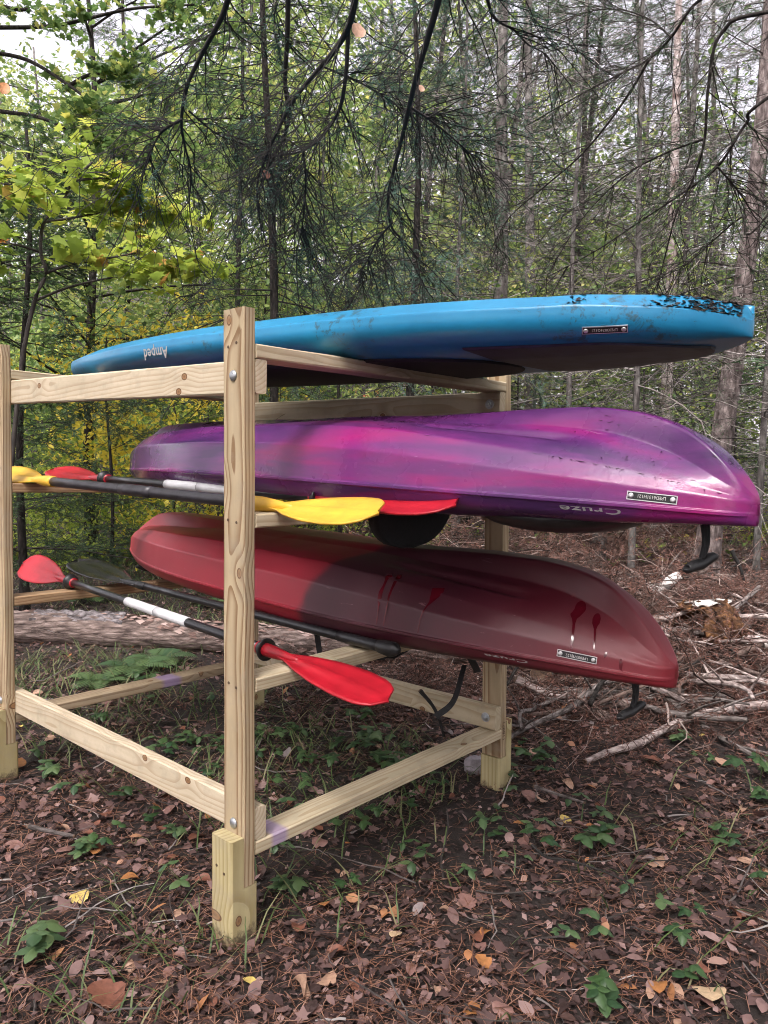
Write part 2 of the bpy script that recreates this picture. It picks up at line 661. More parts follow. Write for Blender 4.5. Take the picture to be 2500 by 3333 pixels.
def disc(name, c, n, r, h, sides, mat, parent, hole=0):
    n = unit(n)
    t = unit(np.cross(n, Z3))
    s = np.cross(n, t)
    rings = [[c + n * hh + (t * math.cos(q) + s * math.sin(q)) * rr for q in np.linspace(0, 2 * math.pi, sides, endpoint=False)] for hh, rr in ((0, r), (h * .8, r), (h, r * .88), (h, max(hole, 0.0005)))]
    V, F = loft(np.array(rings))
    o = mobj(name, py_mesh(name, V, F, mat), parent)
    o.matrix_parent_inverse = parent.matrix_world.inverted()
    return o


for k, uc in ((1, 0.043), (2, LB - 0.043)):
    for z in (0.305, 1.4946):
        dome('bolt', corner(k, uc, -0.0005, z), -RV, 0.0145, 0.008, M_ZINC, rack)
        c = corner(k, uc, 2 * BT + 0.0005, z)
        disc('washer', c, RV, 0.0185, 0.0025, 24, M_ZINC, rack)
        disc('nut', c + RV * 0.0025, RV, 0.012, 0.009, 6, M_ZINC, rack)
for k, uc in ((3, 0.045), (4, LB - 0.043)):
    for z in (0.300, 1.4946):
        c = corner(k, uc, LA - 2 * BT - 0.0005, z)
        disc('washer', c, -RV, 0.0185, 0.0025, 24, M_ZINC, rack)
        disc('nut', c - RV * 0.0025, -RV, 0.012, 0.009, 6, M_ZINC, rack)
        disc('bolt', c - RV * 0.011, -RV, 0.0055, 0.006, 12, M_ZINC, rack)
        dome('bolt', corner(k, uc, LA + 0.0005, z), RV, 0.0145, 0.008, M_ZINC, rack)
M_HOLE = simple_mat('screw_head', (0.10, 0.06, 0.035), 0.5, 0.3, 80, metal=0.3)
for (u, z) in ((0.064, 1.570), (0.030, 1.578), (0.066, 1.118), (0.030, 1.113), (0.064, 0.682), (0.032, 0.675), (0.062, 0.198), (0.03, 0.185)):
    disc('screw', W3(u, -0.0008 if z > 0.3 else -0.0423, z), -RV, 0.004, 0.0012, 10, M_HOLE, rack)


# ------------------------------------------------------------------ lettering
def text_mesh(body, size, bold=0.0, spacing=1.0):
    cu = bpy.data.curves.new('text', 'FONT')
    cu.body = body
    cu.size = size
    cu.offset = bold
    cu.space_character = spacing
    cu.resolution_u = 3
    cu.fill_mode = 'FRONT'
    o = bpy.data.objects.new('text', cu)
    COL.objects.link(o)
    bpy.context.view_layer.update()
    me = bpy.data.meshes.new_from_object(o.evaluated_get(bpy.context.evaluated_depsgraph_get()))
    bpy.data.objects.remove(o)
    bpy.data.curves.remove(cu)
    V = np.array([v.co[:] for v in me.vertices])
    F = [tuple(p.vertices) for p in me.polygons]
    bpy.data.meshes.remove(me)
    V[:, 0] -= (V[:, 0].min() + V[:, 0].max()) / 2
    V[:, 1] -= (V[:, 1].min() + V[:, 1].max()) / 2
    return V, F


M_WHITE = simple_mat('white_print', (0.46, 0.44, 0.43), 0.5, 0.12, 90)
M_PRINT = simple_mat('faded_white_print', (0.30, 0.29, 0.29), 0.5, 0.2, 90)
M_PLATE = simple_mat('black_plate', (0.012, 0.012, 0.013), 0.3, 0.2, 50)
M_ALU = simple_mat('bare_aluminium', (0.62, 0.62, 0.62), 0.3, 0.1, 90, metal=0.8)
M_BLACK = simple_mat('black_plastic', (0.012, 0.012, 0.013), 0.42, 0.3, 30, bmp=0.06)
M_STRAP = simple_mat('black_webbing', (0.010, 0.010, 0.011), 0.85, 0.3, 120, bmp=0.2)

# stamp on the far right post
_tv, _tf = text_mesh('118872', 0.02)
_p = corner(3, 0, LA - BT / 2, 0.245)
_V = [_p - RU * 0.0012 + Z3 * (x_) * 1.3 + RV * (-y_) * 1.0 for x_, y_, _ in _tv]
_o = mobj('stamp', py_mesh('stamp', _V, _tf, M_HOLE), rack)
_o.matrix_parent_inverse = rack.matrix_world.inverted()

# ------------------------------------------------------------------ boats
def smooth_tab(xs, ys, n=401, w=9):
    t = np.linspace(-1, 1, n)
    y = np.interp(t, xs, ys)
    k = np.exp(-0.5 * (np.arange(-2 * w, 2 * w + 1) / w) ** 2)
    k /= k.sum()
    yp = np.concatenate([2 * y[0] - y[1:2 * w + 1][::-1], y, 2 * y[-1] - y[-2 * w - 1:-1][::-1]])
    return t, np.convolve(yp, k, 'valid')


KHL = 1.525
_hk = smooth_tab([-1, -.97, -.94, -.87, -.8, -.73, -.5, 0, .4, .6, .74, .82, .87, .92, .955, .98, 1],
                 [.040, .075, .11, .168, .198, .206, .202, .190, .203, .224, .234, .224, .203, .165, .122, .075, .035], w=4)
_c1 = smooth_tab([-1, -.9, -.6, -.2, .2, .4, .6, .8, .92, 1], [.045, .075, .096, .101, .101, .093, .072, .05, .036, .028])
_c2 = smooth_tab([-1, -.9, -.6, -.2, .3, .46, .56, .67, .8, .88, 1], [.048, .10, .14, .158, .158, .147, .13, .111, .09, .071, .031])
_hg = smooth_tab([-1, -.95, -.87, -.6, -.3, 0, .5, .69, .8, .87, .91, .97, 1], [.050, .078, .128, .150, .162, .168, .176, .176, .164, .133, .109, .061, .033], w=5)
_dd = smooth_tab([-1, -.8, -.4, .2, .5, .8, 1], [.024, .054, .078, .086, .075, .05, .024])


def ktab(tab, t):
    return np.interp(t, tab[0], tab[1])


def k_half(t):
    b = np.where(t < 0, 1 - np.abs(t) ** 2.57, 1 - np.abs(t) ** 2.42)
    return .385 * np.clip(b, 0, 1) ** 1.02 + 0.050 * np.sqrt(np.clip(1 - np.abs(t) ** 60, 0, 1)) * (np.abs(t) ** 7)


def crisp(keys, n_mid=3):
    """polyline through key corners (y, z, edge radius); support loops keep the panels flat and the chines crisp"""
    K = np.array([(k[0], k[1]) for k in keys], float)
    out = [K[0]]
    for i in range(1, len(K)):
        seg = K[i] - K[i - 1]
        L = max(np.linalg.norm(seg), 1e-6)
        r0, r1 = keys[i - 1][2], keys[i][2]
        fr = []
        if r0 > 0:
            fr += [min(r0 / L, .16), min(3 * r0 / L, .34)]
        nm = keys[i][3] if len(keys[i]) > 3 else 1
        lo, hi = (.34 if r0 > 0 else 0), (.66 if r1 > 0 else 1)
        fr += [lo + (hi - lo) * (q + 1) / (nm + 1) for q in range(nm)]
        if r1 > 0:
            fr += [1 - min(3 * r1 / L, .34), 1 - min(r1 / L, .16)]
        out += [K[i - 1] + seg * f for f in fr]
        if r1 <= 0:
            out.append(K[i])
    return np.array(out)


HK_OFF = 0.0                                  # the two hulls differ a little at the bow


def k_keys(t):
    b = float(k_half(np.array(t)))
    d, c1, c2, hg, hk = (float(ktab(a, t)) for a in (_dd, _c1, _c2, _hg, _hk))
    hk += HK_OFF * float(sstep(.1, .6, t) * sstep(1.0, .85, t))
    hg += HK_OFF * .5 * float(sstep(.1, .6, t) * sstep(1.0, .85, t))
    bs = b / .385
    lip = 0.004 * min(1, bs * 5)
    gw = (0.30 if t > 0 else 0.36) + .40 * float(sstep(.87, .99, abs(t)))      # where the keel ridge starts; it fades out at the blunt nose
    rw = 0.17 + 0.38 * float(sstep(.87, .99, abs(t)))
    flat = float(sstep(.55, .2, abs(t)))                  # amidships the keel ridge flattens out
    hgm = hg + (hk - hg) * .45 * flat
    z1 = max(c1, .016)
    y1, y2, yg = .962 * b, .80 * b, gw * b
    rib = .011 * float(sstep(.40, .50, t) * sstep(.75, .70, t))
    keys = [(0, -d, 0), (.55 * b, -d * .97, 0, 2), (.80 * b, -d * .82, 0, 1), (.93 * b, -d * .56, 0, 1), (.98 * b, -d * .25, 0, 1),
            (b, -.006 * min(1, bs * 4), .001, 1), (b + lip, -.004, .0006, 0), (b + lip, .0035, .0006, 0), (b * .998, .006, .001, 0),
            (y1, z1, .0022, 2), (y2, c2, .0026, 2)]
    for f, dz in ((.30, 0), (.46, .0), (.50, -1), (.66, -1), (.72, 0), (.90, 0)):
        keys.append((y2 + (yg - y2) * f, c2 + (hgm - c2) * (f ** .85) + dz * rib, 0, 1))
    keys += [(yg, hgm, .002, 1), (yg + (rw * b - yg) * .55, hgm + (hk - hgm) * .62, 0, 1), (rw * b, hgm + (hk - hgm) * .96, .003, 1), (0, hk, 0, 2)]
    return keys


def k_section(t):
    """half section from the deck centre line (below) round to the keel (above): [(y, z)]"""
    return crisp(k_keys(t))


def k_ring(t):
    h = k_section(t)
    s = -.034 * t * t
    left = h[1:-1][::-1] * np.array([-1, 1])
    yz = np.vstack([h, left])
    return np.column_stack([np.full(len(yz), t * KHL), yz[:, 0], yz[:, 1] + s])


def k_side(t, f):
    """point and outward normal on the near (-y) side; f = 0 at the seam, 1 at the first chine, <0 down the deck"""
    def P(t, f):
        h = k_keys(t)
        if f >= 0:
            a, b_ = np.array(h[8][:2]), np.array(h[9][:2])
        else:
            g = min(-f, .999) * 3
            i_ = int(g)
            a, b_ = np.array(h[5 - i_][:2]), np.array(h[4 - i_][:2])
            f = g - i_
        q = a + (b_ - a) * f
        return np.array([t * KHL, -q[0], q[1] - .034 * t * t])
    p = P(t, f)
    du = P(t + .004, f) - p
    dv = P(t, f + (.02 if f >= 0 else -.02)) - p
    n = unit(np.cross(du, dv))
    if n[1] > 0:
        n = -n
    return p, unit(du), n


def boat_frame(u0, v0, z0, yaw, pit, rol):
    ax = -RU * math.cos(yaw) + RV * math.sin(yaw)
    ax = ax * math.cos(pit) + Z3 * math.sin(pit)
    n = unit(np.cross(ax, Z3))
    up = np.cross(n, ax)
    near = n * math.cos(rol) + up * math.sin(rol)
    up2 = up * math.cos(rol) - n * math.sin(rol)
    return frame4(W3(u0, v0, z0), ax, -near, up2)


def decal(name, body, t0, f0, size, mat, parent, side=k_side, bold=0.0, off=0.0012, hl=KHL, vs=1.0, slant=0.0):
    """print wrapped on the near side, upside down as the boat is"""
    tv, tf = text_mesh(body, size, bold, 1.05)
    p0, du, n = side(t0, f0)
    up = unit(np.cross(n, du))
    if up[2] < 0:
        up = -up
    V = []
    for x_, y_, _ in tv:
        t = t0 - (x_ + slant * y_) / hl
        if side is k_side and f0 < 0:          # bend the print round the curved deck edge
            p, du2, n2 = side(t, float(np.clip(f0 - y_ * vs / .085, -.98, -.03)))
            V.append(p + n2 * off)
            continue
        p, du2, n2 = side(t, f0)
        up2 = unit(np.cross(n2, du2))
        if up2[2] < 0:
            up2 = -up2
        V.append(p - up2 * y_ * vs + n2 * off)
    return mobj(name, py_mesh(name, V, tf, mat), parent)


def id_plate(parent, body, t0, f0, side=k_side, w=0.105, h=0.019):
    p, du, n = side(t0, f0)
    up = unit(np.cross(n, du))
    if up[2] < 0:
        up = -up

    def box(name, w, h, d0, d1, mat, par, cx=0):
        V = [p + du * (sx * w / 2 + cx) + up * (sy * h / 2) + n * dd for dd in (d0, d1) for sx, sy in ((-1, -1), (1, -1), (1, 1), (-1, 1))]
        F = [(0, 1, 2, 3), (4, 5, 6, 7), (0, 1, 5, 4), (1, 2, 6, 5), (2, 3, 7, 6), (3, 0, 4, 7)]
        return mobj(name, py_mesh(name, V, F, mat), par)
    pl = box('id_plate', w, h, -0.004, 0.0016, M_ALU, parent)
    box('plate_face', w - .004, h - .004, 0.001, 0.0021, M_PLATE, pl)
    tv, tf = text_mesh(body, 0.0105, 0.0001, 1.0)
    tv = tv * np.array([0.058 / (tv[:, 0].max() - tv[:, 0].min()), 1, 1])
    V = [p - du * x_ - up * y_ + n * 0.0026 for x_, y_, _ in tv]
    mobj('serial_number', py_mesh('serial_number', V, tf, M_WHITE), pl)
    for s in (-1, 1):
        c = p + du * s * (w / 2 - .009) + n * .002
        rings = []
        for rr, hh in ((.006, 0), (.0055, .0018), (.003, .003), (.0012, .0026)):
            rings.append([c + n * hh + (du * math.cos(q) + up * math.sin(q)) * rr for q in np.linspace(0, 2 * math.pi, 16, endpoint=False)])
        V, F = loft(np.array(rings))
        mobj('rivet', py_mesh('rivet', V, F, M_ALU, True), pl)
    return pl


def lam_grid(u, v, thick, fn, name, mat, parent):
    """thin curved sheet with thickness; fn(a, b) -> (point, normal)"""
    n, m = len(u), len(v)
    top, bot = [], []
    for a in u:
        for b in v:
            p, nn = fn(a, b)
            top.append(p + nn * thick / 2)
            bot.append(p - nn * thick / 2)
    V = top + bot
    N = n * m
    F = []
    for i in range(n - 1):
        for j in range(m - 1):
            q = (i * m + j, i * m + j + 1, (i + 1) * m + j + 1, (i + 1) * m + j)
            F.append(q)
            F.append(tuple(N + x for x in q[::-1]))
    edge = [(i * m, (i + 1) * m) for i in range(n - 1)] + [((n - 1) * m + j, (n - 1) * m + j + 1) for j in range(m - 1)]
    edge += [((i + 1) * m + m - 1, i * m + m - 1) for i in range(n - 1)] + [(j + 1, j) for j in range(m - 1)]
    for a, b in edge:
        F.append((a, b, N + b, N + a))
    return mobj(name, py_mesh(name, V, F, mat, True), parent)


# plastics -----------------------------------------------------------
def swirl_mat():
    m, nt, b = new_mat('purple_magenta_swirl_plastic')
    mp = coords(nt, (0.75, 3.0, 5.0))
    mp.inputs['Rotation'].default_value = (0, math.radians(-17), 0)
    n1 = noise(nt, mp.outputs[0], 1.5, 3, 0.5, 0.9)
    mp2 = coords(nt, (1.4, 7.0, 16.0))
    mp2.inputs['Rotation'].default_value = (0, math.radians(-17), 0)
    n2 = noise(nt, mp2.outputs[0], 1.3, 4, 0.6, 0.6)
    s = math_n(nt, 'ADD', math_n(nt, 'MULTIPLY', n1.outputs[0], 0.72), math_n(nt, 'MULTIPLY', n2.outputs[0], 0.28))
    tc = nt.nodes.new('ShaderNodeTexCoord')
    sx = nt.nodes.new('ShaderNodeSeparateXYZ')
    nt.links.new(tc.outputs['Object'], sx.inputs[0])
    s = math_n(nt, 'ADD', s, math_n(nt, 'MULTIPLY', math_n(nt, 'ABSOLUTE', math_n(nt, 'SUBTRACT', sx.outputs[0], 0.05)), -0.035))
    r = ramp(nt, [(0.36, (0.050, 0.017, 0.078)), (0.43, (0.082, 0.020, 0.104)), (0.50, (0.125, 0.021, 0.122)), (0.56, (0.180, 0.015, 0.118)), (0.66, (0.25, 0.011, 0.108))])
    nt.links.new(s, r.inputs[0])
    nt.links.new(r.outputs[0], b.inputs['Base Color'])
    mp3 = coords(nt)
    w = noise(nt, mp3.outputs[0], 3.2, 5, 0.6)
    rr = ramp(nt, [(0.40, (0.16,) * 3), (0.52, (0.27,) * 3), (0.62, (0.36,) * 3)])
    nt.links.new(w.outputs[0], rr.inputs[0])
    nt.links.new(rr.outputs[0], b.inputs['Roughness'])
    b.inputs['Specular IOR Level'].default_value = 0.42
    # faint pale scratches along the hull
    ms = coords(nt, (2.5, 70, 70))
    ms.inputs['Rotation'].default_value = (0, math.radians(9), 0)
    sc = noise(nt, ms.outputs[0], 1.0, 3, 0.6)
    scr = ramp(nt, [(0.70, (0,) * 3), (0.77, (0.4,) * 3)])
    nt.links.new(sc.outputs[0], scr.inputs[0])
    nt.links.new(mixc(nt, scr.outputs[0], r.outputs[0], (0.40, 0.26, 0.40)), b.inputs['Base Color'])
    f = noise(nt, mp3.outputs[0], 55, 4, 0.65)
    g = noise(nt, mp3.outputs[0], 6, 2, 0.5)
    bump(nt, b, math_n(nt, 'ADD', f.outputs[0], math_n(nt, 'MULTIPLY', g.outputs[0], 2.0)), 0.10, 0.006)
    return m


def red_mat():
    m, nt, b = new_mat('red_to_maroon_plastic')
    mp = coords(nt)
    sx = nt.nodes.new('ShaderNodeSeparateXYZ')
    tc = nt.nodes.new('ShaderNodeTexCoord')
    nt.links.new(tc.outputs['Object'], sx.inputs[0])
    e = noise(nt, mp.outputs[0], 7, 4, 0.6)
    e2 = noise(nt, mp.outputs[0], 2.2, 3, 0.6)
    x = math_n(nt, 'ADD', sx.outputs[0], math_n(nt, 'MULTIPLY', math_n(nt, 'SUBTRACT', e.outputs[0], 0.5), 0.06))
    x = math_n(nt, 'ADD', x, math_n(nt, 'MULTIPLY', math_n(nt, 'SUBTRACT', sx.outputs[2], 0.10), -0.35))
    r = ramp(nt, [(0.0, (0.42, 0.030, 0.036)), (0.10, (0.32, 0.024, 0.034)), (0.20, (0.27, 0.018, 0.030)), (0.640, (0.25, 0.008, 0.020)), (0.650, (0.048, 0.009, 0.017)), (0.80, (0.054, 0.008, 0.016)), (0.90, (0.085, 0.007, 0.014)), (1.0, (0.19, 0.012, 0.020))])
    nt.links.new(math_n(nt, 'DIVIDE', math_n(nt, 'ADD', x, 1.55), 3.1), r.inputs[0])
    dust = ramp(nt, [(0.42, (0, 0, 0)), (0.75, (0.14,) * 3)])
    nt.links.new(e2.outputs[0], dust.inputs[0])
    # pale scuffs
    ms = coords(nt, (3.0, 60, 60))
    ms.inputs['Rotation'].default_value = (0, math.radians(14), 0)
    sc = noise(nt, ms.outputs[0], 1.0, 3, 0.6)
    ms2 = coords(nt, (40.0, 6, 30))
    sc2 = noise(nt, ms2.outputs[0], 1.0, 2, 0.6)
    scr = ramp(nt, [(0.70, (0,) * 3), (0.76, (0.55,) * 3)])
    nt.links.new(sc.outputs[0], scr.inputs[0])
    scr2 = ramp(nt, [(0.74, (0,) * 3), (0.79, (0.35,) * 3)])
    nt.links.new(sc2.outputs[0], scr2.inputs[0])
    c = mixc(nt, dust.outputs[0], r.outputs[0], (0.16, 0.085, 0.10))
    c = mixc(nt, scr.outputs[0], c, (0.34, 0.20, 0.22))
    c = mixc(nt, scr2.outputs[0], c, (0.34, 0.20, 0.22))
    nt.links.new(c, b.inputs['Base Color'])
    rr = ramp(nt, [(0.3, (0.36,) * 3), (0.7, (0.50,) * 3)])
    nt.links.new(e2.outputs[0], rr.inputs[0])
    nt.links.new(rr.outputs[0], b.inputs['Roughness'])
    f = noise(nt, mp.outputs[0], 180, 3, 0.6)
    bump(nt, b, f.outputs[0], 0.10, 0.002)
    return m


def blue_mat():
    m, nt, b = new_mat('sky_blue_plastic')
    mp = coords(nt)
    n1 = noise(nt, mp.outputs[0], 5, 5, 0.65)
    r = ramp(nt, [(0.3, (0.008, 0.155, 0.310)), (0.7, (0.014, 0.215, 0.400))])
    nt.links.new(n1.outputs[0], r.inputs[0])
    n2 = noise(nt, mp.outputs[0], 26, 6, 0.75, 0.4)
    n3 = noise(nt, mp.outputs[0], 2.0, 2, 0.5)
    d = math_n(nt, 'MULTIPLY', n2.outputs[0], n3.outputs[0])
    dr = ramp(nt, [(0.345, (0,) * 3), (0.40, (0.75,) * 3)])
    nt.links.new(d, dr.inputs[0])
    c = mixc(nt, dr.outputs[0], r.outputs[0], (0.030, 0.050, 0.045))
    nt.links.new(c, b.inputs['Base Color'])
    b.inputs['Roughness'].default_value = 0.33
    f = noise(nt, mp.outputs[0], 70, 4, 0.65)
    bump(nt, b, f.outputs[0], 0.10, 0.003)
    return m


M_SWIRL, M_RED, M_BLUE = swirl_mat(), red_mat(), blue_mat()
M_WETRED = simple_mat('wet_streak', (0.085, 0.004, 0.010), 0.10, 0.1, 40)
M_DIRT = simple_mat('wet_peat_bits', (0.030, 0.020, 0.014), 0.85, 0.6, 200, bmp=0.4)


def kayak(name, pose, mat, label, serial, plate_t, plate_f):
    root = empty(name, boat_frame(*pose))
    tag(root, label, 'kayak')
    ts = np.sin(np.linspace(-1, 1, 170) * math.pi / 2)
    ts = 0.55 * ts + 0.45 * np.linspace(-1, 1, 170)
    ts[0], ts[-1] = -0.9995, 0.9995
    V, F = loft(np.array([k_ring(t) for t in ts]))
    mobj('hull', py_mesh('hull', V, F, mat, True), root)
    # cockpit rim and seat hang below the overturned deck
    ring = []
    for q in np.linspace(0, 2 * math.pi, 48, endpoint=False):
        xx = 0.02 + 0.50 * math.cos(q)
        yy = 0.235 * math.sin(q) * (1 - 0.12 * math.cos(q))
        zz = -float(ktab(_dd, xx / KHL)) - .034 * (xx / KHL) ** 2 - 0.010
        ring.append((xx, yy, zz))
    ring = np.array(ring)
    Vr, Qr = [], []
    for i, c in enumerate(ring):
        out = unit(np.array([ring[i][0] - .02, ring[i][1] * 2.2, 0]))
        for q in np.linspace(0, 2 * math.pi, 8, endpoint=False):
            Vr.append(c + out * 0.014 * math.cos(q) + Z3 * 0.010 * math.sin(q))
    nR = len(ring)
    Fr = [(i * 8 + j, i * 8 + (j + 1) % 8, ((i + 1) % nR) * 8 + (j + 1) % 8, ((i + 1) % nR) * 8 + j) for i in range(nR) for j in range(8)]
    mobj('cockpit_rim', py_mesh('cockpit_rim', Vr, Fr, M_BLACK, True), root)

    def seat(a, b):
        # padded rounded backrest, hanging down
        w = 0.165 * math.sqrt(max(0, 1 - (max(0, b - .12) / .88) ** 2.4))
        z = -0.045 - 0.17 * b
        return np.array([0.47 - .03 * b + .02 * (a ** 2), a * w - .01, z]), np.array([-1.0, 0, 0])
    lam_grid(np.linspace(-1, 1, 15), np.linspace(0, 0.995, 12), 0.03, seat, 'seat_back', M_STRAP, root)
    # carry handles at both ends
    for s, drop, swing in ((1, .088, .004), (-1, .08, -.02)):
        xt = s * (.922 if s > 0 else .95)
        zt = -float(ktab(_dd, xt)) - .034 * xt * xt + .004
        p0 = np.array([xt * KHL, 0, zt])
        p1 = p0 + np.array([swing * s, -.006, -drop])
        hd = empty('carry_handle')
        hd.parent = root
        tube_obj('strap', [p0 + (0, 0, .01), p0 * .5 + p1 * .5 + np.array([.006 * s, .004, 0]), p1], [.007, .0065, .007], M_STRAP, hd, 14, 6)
        tube_obj('strap', [p0 + (.010, 0, .01), p0 * .5 + p1 * .5 + np.array([.012 * s, .002, 0]), p1], [.006, .0055, .006], M_STRAP, hd, 14, 6)
        g = unit(np.array([0.25, 1.0, .32 * s]))
        gp = [p1 - g * .046 + (0, 0, .004), p1 - g * .043, p1 - g * .023, p1 + (0, 0, -.003), p1 + g * .023, p1 + g * .043, p1 + g * .046 + (0, 0, .004)]
        tube_obj('grip', gp, [.007, .0105, .0125, .0135, .0125, .0105, .007], M_BLACK, hd, 20, 12)
    id_plate(root, serial, plate_t, plate_f)
    return root


P_POSE = (.401, .657, 1.235, -.123, -.021, -.002)
R_POSE = (.658, .852, .808, -.093, -.030, -.004)
HK_OFF = -.012
purple = kayak('kayak', P_POSE, M_SWIRL, 'purple and magenta swirled kayak lying upside down on the middle rails', 'LPED6131H121', .884, .45)
HK_OFF = .012
redk = kayak('kayak', R_POSE, M_RED, 'red and maroon kayak lying upside down on the lowest rails', 'LPE00378J122', .861, .48)
decal('model_name', 'Cruze', .803, -.42, .050, M_PRINT, purple, bold=.0006, vs=.85)
decal('model_name', 'Cruze', .742, -.36, .046, M_PRINT, redk, bold=.0006, vs=.6)

# needles and crumbs stuck to the upturned hull of the purple kayak
rng = np.random.default_rng(23)
pn_, pr_, ps_ = [], [], []
HK_OFF = -.012
for i in range(230):
    t = rng.choice([rng.uniform(.70, .97), rng.uniform(.45, .9), rng.uniform(-.2, .7)], p=[.6, .25, .15])
    h = k_section(t)
    hi = h[np.argmax(h[:, 0]):]
    y_ = rng.choice([rng.normal(0, .03), rng.uniform(-.3, .05)], p=[.62, .38])
    y_ = float(np.clip(y_, -.8 * h[:, 0].max(), .8 * h[:, 0].max()))
    pn_.append((t * KHL, y_, float(np.interp(abs(y_), hi[::-1, 0], hi[::-1, 1])) - .034 * t * t + .0012))
_tv2 = np.array([(-1.2, -.09, 0), (0, -.16, .05), (1.3, .05, 0), (0, .16, .05)])
V, T = scatter(_tv2, np.array([(0, 1, 2), (0, 2, 3)]), np.array(pn_), rots(230, rng, .12), rng.uniform(.003, .010, 230))
tag(mobj('dirt_crumbs', tri_mesh('dirt_crumbs', V, T, M_DIRT), purple), kind='stuff')
HK_OFF = .012
# black deck hatch under the bow of the purple kayak, straps under the red one
hr = []
for i, f in enumerate(np.linspace(0, 1, 24)):
    t = .555 + .275 * f
    b = float(k_half(np.array(t)))
    d = float(ktab(_dd, t)) + .034 * t * t
    hw = .74 * b * math.sin(math.pi * min(1, max(0, .02 + .96 * f))) ** .35
    hr.append([(t * KHL, hw * math.cos(q), -d + .018 - .055 * (max(0, -math.sin(q))) ** .6 * math.sin(math.pi * (.03 + .94 * f)) ** .5) for q in np.linspace(0, 2 * math.pi, 20, endpoint=False)])
Vh, Fh = loft(np.array(hr))
mobj('deck_hatch', py_mesh('deck_hatch', Vh, Fh, M_BLACK, True), purple)


def strap_sheet(name, pts, w, mat, parent, inv=True, wdir=None):
    C, _ = bezier_tube(pts, [1] * len(pts), 16)
    D = np.gradient(C, axis=0)
    V, F = [], []
    for i in range(len(C)):
        d = unit(D[i])
        s = unit(np.cross(d, RV if wdir is None else wdir))
        n = np.cross(d, s)
        for a, b_ in ((-1, -1), (1, -1), (1, 1), (-1, 1)):
            V.append(C[i] + s * w / 2 * a + n * .0009 * b_)
    V, F = loft(np.array(V).reshape(len(C), 4, 3))
    o = mobj(name, py_mesh(name, V, F, mat), parent)
    if inv:
        o.matrix_parent_inverse = parent.matrix_world.inverted()
    return o


bpy.context.view_layer.update()
strap_sheet('strap', [at(1512, 2165, 2.55), at(1502, 2200, 2.53), at(1485, 2262, 2.5), at(1462, 2300, 2.48), at(1418, 2332, 2.46)], .020, M_STRAP, redk)
strap_sheet('strap', [at(1030, 2050, 2.75), at(1037, 2100, 2.75), at(1043, 2150, 2.72), at(1046, 2200, 2.7)], .028, M_STRAP, redk)
strap_sheet('clip', [at(1530, 2140, 2.55), at(1545, 2165, 2.55), at(1556, 2188, 2.55)], .028, M_BLACK, redk)

# wet runs on the red hull: thin glossy water films lying on the plastic


def hull_hit(pose, px, py):
    """where the sight line through a pixel meets the near side of a kayak, as (t, section parameter)"""
    Mw = np.array(boat_frame(*pose))
    Rm, T0 = Mw[:3, :3], Mw[:3, 3]
    o = Rm.T @ (CAM - T0)
    d = Rm.T @ ray(px, py)
    best = None

    def probe(t):
        nonlocal best
        tt = (t * KHL - o[0]) / d[0]
        if tt < .2:
            return
        q = o + d * tt
        h = k_keys(t)
        z = q[2] + .034 * t * t
        for i in range(8, len(h) - 1):
            a, b_ = h[i], h[i + 1]
            if min(a[1], b_[1]) <= z <= max(a[1], b_[1]) + 1e-9:
                f = 0 if b_[1] == a[1] else (z - a[1]) / (b_[1] - a[1])
                yy = -(a[0] + (b_[0] - a[0]) * f)
                e = abs(q[1] - yy)
                if best is None or e < best[0]:
                    best = (e, np.array([t * KHL, yy, q[2]]), t)
    for t in np.linspace(-.3, .985, 130):
        probe(t)
    t0 = best[2]
    for st in (.01, .001, .0001):
        for t in np.linspace(best[2] - st, best[2] + st, 15):
            probe(t)
    p = best[1]
    return p + unit(o - p) * .0022, unit(o - p)


def wet_run(pose, parent, pts, widths, name='water_run'):
    V = []
    for (px, py), w in zip(pts, widths):
        for s in (-1, 1):
            p, n = hull_hit(pose, px + s * w / 2, py)
            V.append(p)
    F = [(2 * i, 2 * i + 1, 2 * i + 3, 2 * i + 2) for i in range(len(pts) - 1)]
    return mobj(name, py_mesh(name, V, F, M_WETRED, True), parent)


wet_run(R_POSE, redk, [(1893, 1956), (1892, 1962), (1891, 1970), (1889, 1982), (1884, 1990), (1876, 1998), (1873, 2006), (1870, 2014), (1868, 2030), (1865, 2060), (1861, 2095), (1858, 2115)], [8, 26, 34, 38, 40, 40, 30, 16, 9, 8, 8, 4])
wet_run(R_POSE, redk, [(1945, 1996), (1944, 2002), (1942, 2014), (1940, 2028), (1938, 2038), (1937, 2048), (1936, 2068), (1935, 2090), (1933, 2112)], [5, 20, 27, 25, 15, 8, 7, 5, 3])
wet_run(R_POSE, redk, [(1268, 1870), (1266, 1876), (1258, 1886), (1250, 1905), (1240, 1925), (1236, 1945), (1232, 1975), (1228, 2010), (1224, 2034)], [14, 22, 9, 8, 12, 14, 5, 4, 3])
wet_run(R_POSE, redk, [(1300, 1872), (1296, 1882), (1285, 1896), (1274, 1920), (1266, 1940), (1261, 1965), (1254, 2000), (1247, 2038)], [16, 16, 10, 7, 7, 5, 4, 3])
wet_run(R_POSE, redk, [(1428, 1914), (1424, 1926), (1414, 1944), (1404, 1958), (1390, 1972), (1377, 1990), (1368, 2012), (1360, 2060)], [40, 40, 28, 14, 6, 5, 4, 3])
wet_run(R_POSE, redk, [(2021, 2144), (2021, 2152), (2021, 2165), (2020, 2178), (2020, 2188)], [4, 9, 11, 8, 3])
wet_run(R_POSE, redk, [(1974, 2122), (1971, 2132), (1968, 2142)], [6, 8, 4])

# blue stand-up board --------------------------------------------------
BHL = 1.652
B_ORG = W3(.64, .722, 1.5785 + .03 * .64)


